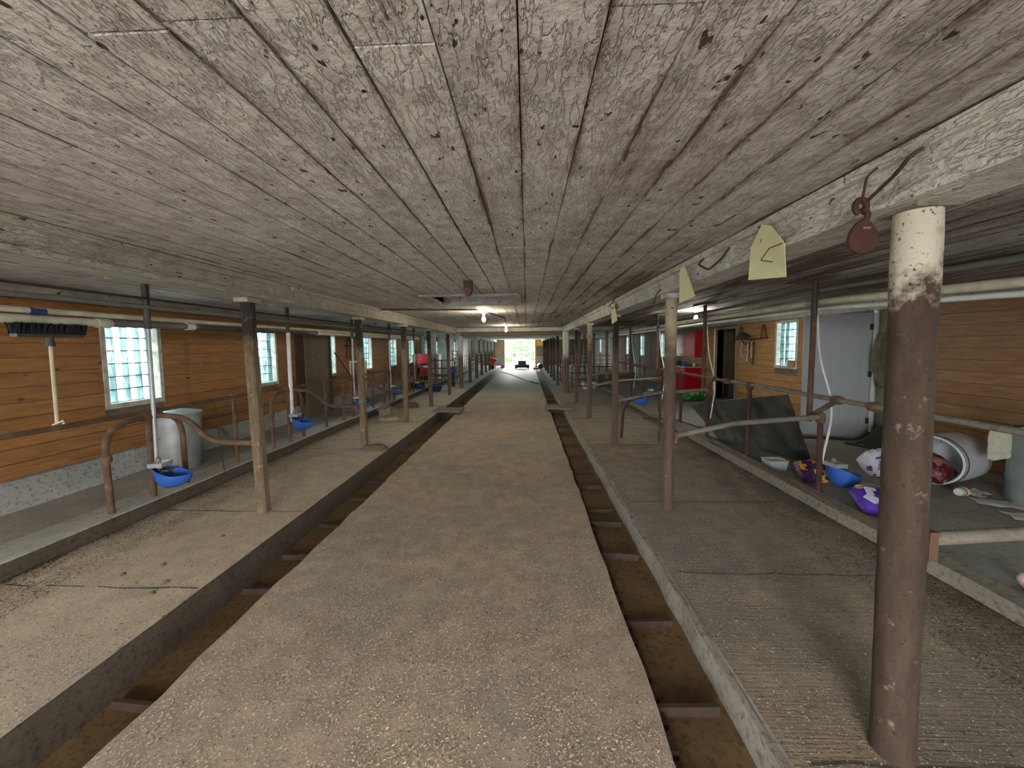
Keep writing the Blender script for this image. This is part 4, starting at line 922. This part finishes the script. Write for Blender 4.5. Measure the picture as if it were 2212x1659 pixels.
t = thing('plastic_film', 'crumpled clear plastic film on the floor behind the purple bag', 'wrapper', (3.85, 4.05, .08)); g = [[(3.62+.5*i/8, 4.0+.22*j/5+.05*math.sin(i), .085+abs(R.gauss(0, .022))) for j in range(6)] for i in range(9)]; MB().sheet(g, .003).build('film', 'clear_plastic', t)
# barrel on its side
ax = Vector((.94, .34, 0)).normalized(); bc = Vector((4.46, 4.30, .08+.272))
t = thing('white_barrel', 'white plastic barrel lying on its side with its open end to the left', 'barrel', (4.75, 4.45, .08))
smooth(MB().lathe([(.20, .60), (.24, .57), (.258, .52), (.268, .35), (.266, .10), (.262, .02), (.268, 0), (.25, -.005), (.246, .03), (.25, .3), (.2, .54)], bc, ax, 30, True, True).build('body', 'barrel_white', t), 45)
for h in (.03, .065): smooth(MB().lathe([(.266, h-.008), (.272, h), (.266, h+.008)], bc, ax, 30, False, False).build('rim_ring', 'black_pipe' if h > .05 else 'galvanised', t))
pillow('red_bag', 'dark red printed bag stuffed in the mouth of the white barrel', 'bag', (4.47, 4.30, .26), .15, .15, .15, rad(20), 'bag_red', tiltx=rad(15))
t = thing('grey_drum', 'grey-green upright drum cut by the right edge of the picture', 'drum', (5.0, 3.72, .08))
smooth(MB().lathe([(.285, 0), (.292, .02), (.292, .22), (.298, .235), (.292, .25), (.292, .47), (.298, .485), (.292, .5), (.292, .68), (.3, .7), (.3, .72), (.28, .72), (.28, .70), (.0, .70)], (5.0, 3.72, .081), n=32, cap1=False).build('body', 'drum_grey', t), 45)
t = thing('plastic_cup', 'clear plastic cup standing on the grey drum', 'cup', (4.72, 3.72, .79)); smooth(MB().lathe([(.035, 0), (.05, .11), (.053, .112), (.047, .108), (.032, .006)], (4.77, 3.70, .783), n=18).build('cup', 'cup_plastic', t))
t = thing('blue_white_lid', 'white and blue lid lying on the grey drum at the right edge', 'lid', (4.86, 3.62, .79)); smooth(MB().lathe([(.06, 0), (.065, .02), (.05, .035), (.01, .04)], (4.88, 3.60, .783), n=18).build('lid', 'wrapper_shine', t)); smooth(MB().lathe([(.066, .004), (.068, .01), (.066, .016)], (4.88, 3.60, .783), n=18, cap0=False, cap1=False).build('blue_rim', 'blue_plastic', t))
t = thing('cream_rag', 'cream ragged cloth hanging off the left of the grey drum', 'rag', (4.68, 3.9, .45)); g = []
for z, a0, a1, o_ in ((.812, .55, 1.3, .0), (.80, .10, 1.2, .0), (.74, -.02, .95, 0), (.68, -.05, .9, 0), (.62, .02, .88, 0), (.56, .05, .85, 0), (.50, .05, .8, 0), (.47, .05, .38, 0)):
    g.append([(4.61+.17*(a0+(a1-a0)*u)+.012*math.sin(7*u+z*20), 3.93-.10*(a0+(a1-a0)*u), z+.008*math.sin(9*u)) for u in np.linspace(0, 1, 7)])
smooth(MB().sheet(g, .012).build('rag', 'cloth_cream', t), 60)
t = thing('yogurt_pot', 'small white and tan food pot lying on the floor before the white barrel', 'pot', (4.41, 3.93, .08)); smooth(MB().lathe([(.035, 0), (.045, .085), (.048, .09), (.04, .088)], (4.36, 3.93, .128), (1, .35, -.05), 16).build('pot', 'white_plastic', t)); smooth(MB().lathe([(.043, .025), (.0465, .07)], (4.36, 3.93, .128), (1, .35, -.05), 16, False, False).build('label_band', 'orange_label', t))
for lab, x, y, sx, sy, a in (('crumpled white paper on the floor between pot and drum', 4.56, 3.72, .20, .10, -.5), ('long white paper sheet on the floor at the right edge', 4.55, 3.40, .26, .09, -.35), ('small grey paper scrap on the floor under the barrel', 4.62, 4.02, .12, .07, .2), ('flat grey card leaning by the grey drum', 4.55, 3.98, .05, .09, .3)):
    t = thing('paper_scrap', lab, 'paper', (x, y, .08)); ca, sa = math.cos(a), math.sin(a); g = [[(x+(-sx+2*sx*i/6)*ca-(-sy+2*sy*j/4)*sa, y+(-sx+2*sx*i/6)*sa+(-sy+2*sy*j/4)*ca, .086+abs(R.gauss(0, .008))) for j in range(5)] for i in range(7)]; MB().sheet(g, .002).build('sheet', 'paper_white', t)
t = thing('pink_ball', 'round pinkish thing on the floor at the right edge', 'ball', (3.17, 2.42, .08)); smooth(MB().lathe([(.005, 0), (.03, .006), (.05, .03), (.055, .06), (.045, .09), (.02, .108), (.005, .11)], (3.16, 2.42, .081), n=16).build('ball', 'pink_thing', t), 80)
pillow('green_bag', 'green printed bag lying on the floor before the red cabinets', 'bag', (4.6, 10.7, .22), .42, .18, .135, rad(8), 'bag_green')
# electric cable on the right alley
t = thing('floor_cable', 'dark cable lying across the right alley behind the second post', 'cable', (2.9, 6.4, .1)); T('cable', 'black_rubber', t, [(2.5, 8.2, .07), (2.9, 7.6, .175), (3.2, 7.2, .1), (3.9, 6.9, .1)], .014, 6)

# ================================================================== far end
t = thing('red_cabinet', 'red metal cabinet by the left wall at mid barn', 'cabinet', (-4.4, 16.2, .17))
B('upper_box', 'red_metal', t, -4.66, -4.17, 16.0, 16.6, .86, 1.37); B('lower_box', 'red_metal', t, -4.60, -4.17, 16.0, 16.6, .42, .80); B('band', 'white_trim', t, -4.64, -4.17, 15.99, 16.6, .80, .86); B('base', 'black_pipe', t, -4.56, -4.2, 16.05, 16.6, .17, .42); B('side_box', 'rust', t, -4.88, -4.68, 16.0, 16.6, .5, 1.36)
t = thing('white_appliance', 'white appliance behind the dark post beside the red cabinet', 'appliance', (-4.3, 17.6, .17)); B('body', 'white_plastic', t, -4.47, -4.10, 17.5, 18.1, .17, 1.33); B('door_line', 'galvanised', t, -4.46, -4.11, 17.49, 17.5, .80, .82); B('door', 'white_plastic', t, -4.45, -4.12, 17.48, 17.49, .84, 1.31)
t = thing('partition_board', 'large grey board standing beyond the white appliance', 'board', (-4.2, 19, .17)); B('board', 'grey_block', t, -4.50, -3.92, 19.0, 19.05, .17, 1.86); B('edge', 'white_trim', t, -4.52, -4.50, 18.99, 19.06, .17, 1.3)
t = thing('black_ladder', 'black ladder-like rack in the far left pen', 'rack', (-3.07, 16, .2))
for x in (-3.18, -2.97): T('rail', 'black_pipe', t, [(x, 16, .17), (x, 16.1, 1.5)], .018, 6)
for z in np.linspace(.3, 1.48, 8): T('rung', 'black_pipe', t, [(-3.18, 16.0+.05*z, z), (-2.97, 16+.05*z, z)], .014, 6)
t = thing('blue_tub', 'blue tub in the far left pen in front of the black rack', 'tub', (-3.1, 15.4, .6)); smooth(MB().lathe([(.13, 0), (.2, .2), (.205, .21), (.18, .2), (.12, .02)], (-3.0, 15.2, .62), n=18).build('tub', 'blue_plastic', t)); T('stand', 'rust_dark', t, [(-3.0, 15.2, .05), (-3.0, 15.2, .63)], .05, 8)
def gate(label, p0, p1, z0, z1, nb, nv, mat, r=.016, group=None, name='pen_gate'):
    p0, p1 = Vector(p0), Vector(p1); t = thing(name, label, 'gate', (*((p0+p1)/2)[:2], z0), group)
    for k in range(nb): z = z0+(z1-z0)*k/(nb-1); T('bar', mat, t, [(*p0[:2], z), (*p1[:2], z)], r, 6)
    for k in range(nv): q = p0.lerp(p1, k/(nv-1)); T('upright', mat, t, [(*q[:2], z0-(.08 if k in (0, nv-1) else 0)), (*q[:2], z1)], r, 6)
    return t
gate('dark pipe pen gate across the far left pen beyond the stalls', (-3.75, 14.3), (-2.75, 14.3), .25, 1.15, 4, 3, 'rust_dark', .02)
gate('pale metal pen panel along the far left row of posts', (-2.85, 17.3), (-2.85, 21.2), .2, 1.25, 6, 8, 'steel_cage', .016)
gate('second pale metal pen panel farther along the left posts', (-3.3, 21.6), (-2.8, 25.6), .2, 1.2, 6, 8, 'steel_cage', .016)
gate('rusty pen gate between the far right posts', (1.35, 13.4), (1.35, 17.3), .25, 1.1, 4, 5, 'rust_dark', .02)
gate('rusty pen gate across the far right stall', (1.5, 12.75), (2.85, 12.75), .3, .95, 4, 4, 'rust_dark', .018)
gate('pale metal pen panel deep in the far right stalls', (1.6, 17.4), (4.8, 17.4), .2, 1.2, 6, 8, 'steel_cage', .016)
gate('wire grid gate standing in the far doorway behind the dark seat', (-.96, 28.6), (.17, 28.6), .12, 1.08, 6, 7, 'rust_dark', .016, name='grid_gate')
t = thing('dark_armchair', 'dark grey low armchair standing in the walkway before the far doorway', 'chair', (-.36, 28, 0))
B('seat', 'dark_seat', t, -.68, -.04, 27.75, 28.3, .08, .32); B('backrest', 'dark_seat', t, -.66, -.06, 28.12, 28.32, .3, .58); B('arm', 'dark_seat', t, -.89, -.68, 27.7, 28.3, .05, .30); B('arm', 'dark_seat', t, -.04, .16, 27.7, 28.3, .05, .30)
for x in (-.8, .08):
    for y in (27.78, 28.22): B('foot', 'black_pipe', t, x-.03, x+.03, y-.03, y+.03, 0, .06)
t = thing('red_wheelbarrow', 'red wheelbarrow leaning by the left side of the far doorway', 'wheelbarrow', (-2.35, 26, .05))
MB().add([(-2.62, 26.2, .95), (-2.08, 26.2, .75), (-2.08, 26.8, .75), (-2.62, 26.8, .95), (-2.5, 26.3, .38), (-2.3, 26.3, .32), (-2.3, 26.7, .32), (-2.5, 26.7, .38)], [(3, 2, 1, 0), (0, 1, 5, 4), (1, 2, 6, 5), (2, 3, 7, 6), (3, 0, 4, 7), (4, 5, 6, 7)]).build('tray', 'red_barrow', t)
for y in (26.35, 26.65): T('handle', 'white_trim', t, [(-2.05, y, .8), (-2.25, y, .05)], .02, 6)
smooth(MB().lathe([(.17, -.04), (.19, 0), (.17, .04)], (-2.45, 26.5, .24), (0, 1, 0), 16).build('wheel', 'black_rubber', t))
t = thing('tipped_bucket', 'white bucket with black mouth tipped over at the far right gutter', 'bucket', (.9, 26.5, .02)); smooth(MB().lathe([(.16, .45), (.2, .0), (.21, -.01), (.19, .01), (.15, .43)], (.95, 26.2, .24), (-.2, 1, .15), 18).build('bucket', 'white_plastic', t)); smooth(MB().lathe([(.17, .03), (.10, .035), (.001, .036)], (.95, 26.2, .24), (-.2, 1, .15), 18).build('mouth', 'black_rubber', t)); smooth(MB().lathe([(.19, 0), (.2, .12)], (.62, 26.35, .05), n=14).build('rim_piece', 'red_barrow', t))  # black disc in the bucket mouth stands for its shaded inside
t = thing('trailing_cord', 'pale cord trailing across the far walkway towards the right gutter', 'cord', (-.6, 20, 0)); T('cord', 'cable_white', t, [(-1.76, 24.8, .02), (-1.1, 22.7, .02), (-.55, 20.4, .02), (-.1, 18.4, .02), (.12, 17.6, .02)], .022, 6); T('cord_end', 'black_rubber', t, [(.12, 17.6, .02), (.5, 16.4, .02)], .02, 6)
for k, (x, y) in enumerate([(-3.95, 13.5), (-3.35, 13.6)]):
    t = thing('rubber_tub', 'dark rubber tub on the left alley below the red cabinet' if k == 0 else 'dark blue rubber tub on the left kerb near the fifth post', 'tub', (x, y, .17)); smooth(MB().lathe([(.2, 0), (.26, .2), (.27, .21), (.24, .2), (.18, .02)], (x, y, .181 if k == 0 else .05), n=18).build('tub', 'black_rubber' if k == 0 else 'blue_dark', t))
t = thing('white_enamel_basin', 'white basin on the far right stall floor', 'basin', (2.2, 13.6, .05)); smooth(MB().lathe([(.2, 0), (.3, .2), (.31, .21), (.28, .2), (.18, .02)], (2.3, 14.2, .05), n=18).build('basin', 'white_plastic', t))
t = thing('pallet_stack', 'dark heap of boards in the far right pen', 'boards', (3.6, 15.6, .08))
for k in range(5): MB().obox((3.7+R.uniform(-.1, .1), 15.8+R.uniform(-.1, .1), .13+.09*k), (.75, R.uniform(-.1, .1), 0), (0, .25, 0), (0, 0, .04)).build('board', 'old_board', t)
for k, (x, y, h) in enumerate([(3.0, 14.4, 2.2), (3.0, 17.2, 2.2), (3.0, 20.0, 2.2), (4.2, 15.4, 2.2), (2.2, 16.0, 2.2)]):
    tt = thing('pen_post', '%s slim pen post among the far right pens' % ORD[k], 'post', (x, y, .08), 'slim posts in the far right pens'); B('shaft', 'old_board', tt, x-.05, x+.05, y-.05, y+.05, .03, 2.2)
for k, (x, y) in enumerate([(-3.75, 15.4), (-3.75, 18.0), (-3.75, 20.8), (-3.2, 22.5)]):
    tt = thing('pen_post', '%s slim pen post among the far left pens' % ORD[k], 'post', (x, y, .18), 'slim posts in the far left pens'); B('shaft', 'white_post', tt, x-.045, x+.045, y-.045, y+.045, .15, 2.2)

# ================================================================== wood shavings strewn over the floors
def shavings(label, name, xr_, yr, z, n, smin, smax, seed, pw=1.0, mat='shaving', skew=None):
    g = np.random.default_rng(seed); x = g.uniform(*xr_, n) if skew is None else xr_[0]+(xr_[1]-xr_[0])*(g.random(n)**skew if skew > 0 else 1-g.random(n)**-skew); y = yr[0]+(yr[1]-yr[0])*g.random(n)**pw
    # clumping: keep where a coarse random field is high
    gx = ((x-xr_[0])/.25).astype(int); gy = ((y-yr[0])/.25).astype(int); fld = g.random((200, 200)); keep = g.random(n) < (.35+.65*fld[gx % 200, gy % 200]); x, y = x[keep], y[keep]; n = len(x)
    a = g.uniform(0, 2*np.pi, n); L = g.uniform(smin, smax, n); Wd = L*g.uniform(.25, .6, n); h = g.uniform(.0, .6, n)*L
    ca, sa = np.cos(a), np.sin(a)
    v = np.zeros((n, 4, 3), np.float32)
    for k, (u, w_, hz) in enumerate([(-1, -1, .1), (1, -1, .5), (1, 1, 1.0), (-1, 1, .3)]):
        v[:, k, 0] = x+u*L*ca-w_*Wd*sa; v[:, k, 1] = y+u*L*sa+w_*Wd*ca; v[:, k, 2] = z+.001+h*hz
    me = bpy.data.meshes.new(name); me.vertices.add(n*4); me.vertices.foreach_set('co', v.reshape(-1)); me.loops.add(n*4); me.loops.foreach_set('vertex_index', np.arange(n*4, dtype=np.int32))
    me.polygons.add(n); me.polygons.foreach_set('loop_start', np.arange(n, dtype=np.int32)*4); me.update(calc_edges=True)
    me.materials.append(M[mat]); o = bpy.data.objects.new(name, me); col.objects.link(o)
    return tag(o, label, 'wood shavings', None, 'stuff')
shavings('pale wood shavings strewn over the middle walkway', 'wood_shavings', (-1.75, .56), (.6, 9.5), .003, 170000, .0015, .0055, 1, 1.9)
shavings('pale wood shavings strewn over the left stall floor', 'wood_shavings', (-3.45, -2.22), (1.0, 9), .053, 80000, .0015, .005, 2, 1.5)
shavings('sparse wood shavings over the right stall floor', 'wood_shavings', (1.03, 2.7), (.9, 9), .053, 30000, .0015, .005, 3, 1.6)
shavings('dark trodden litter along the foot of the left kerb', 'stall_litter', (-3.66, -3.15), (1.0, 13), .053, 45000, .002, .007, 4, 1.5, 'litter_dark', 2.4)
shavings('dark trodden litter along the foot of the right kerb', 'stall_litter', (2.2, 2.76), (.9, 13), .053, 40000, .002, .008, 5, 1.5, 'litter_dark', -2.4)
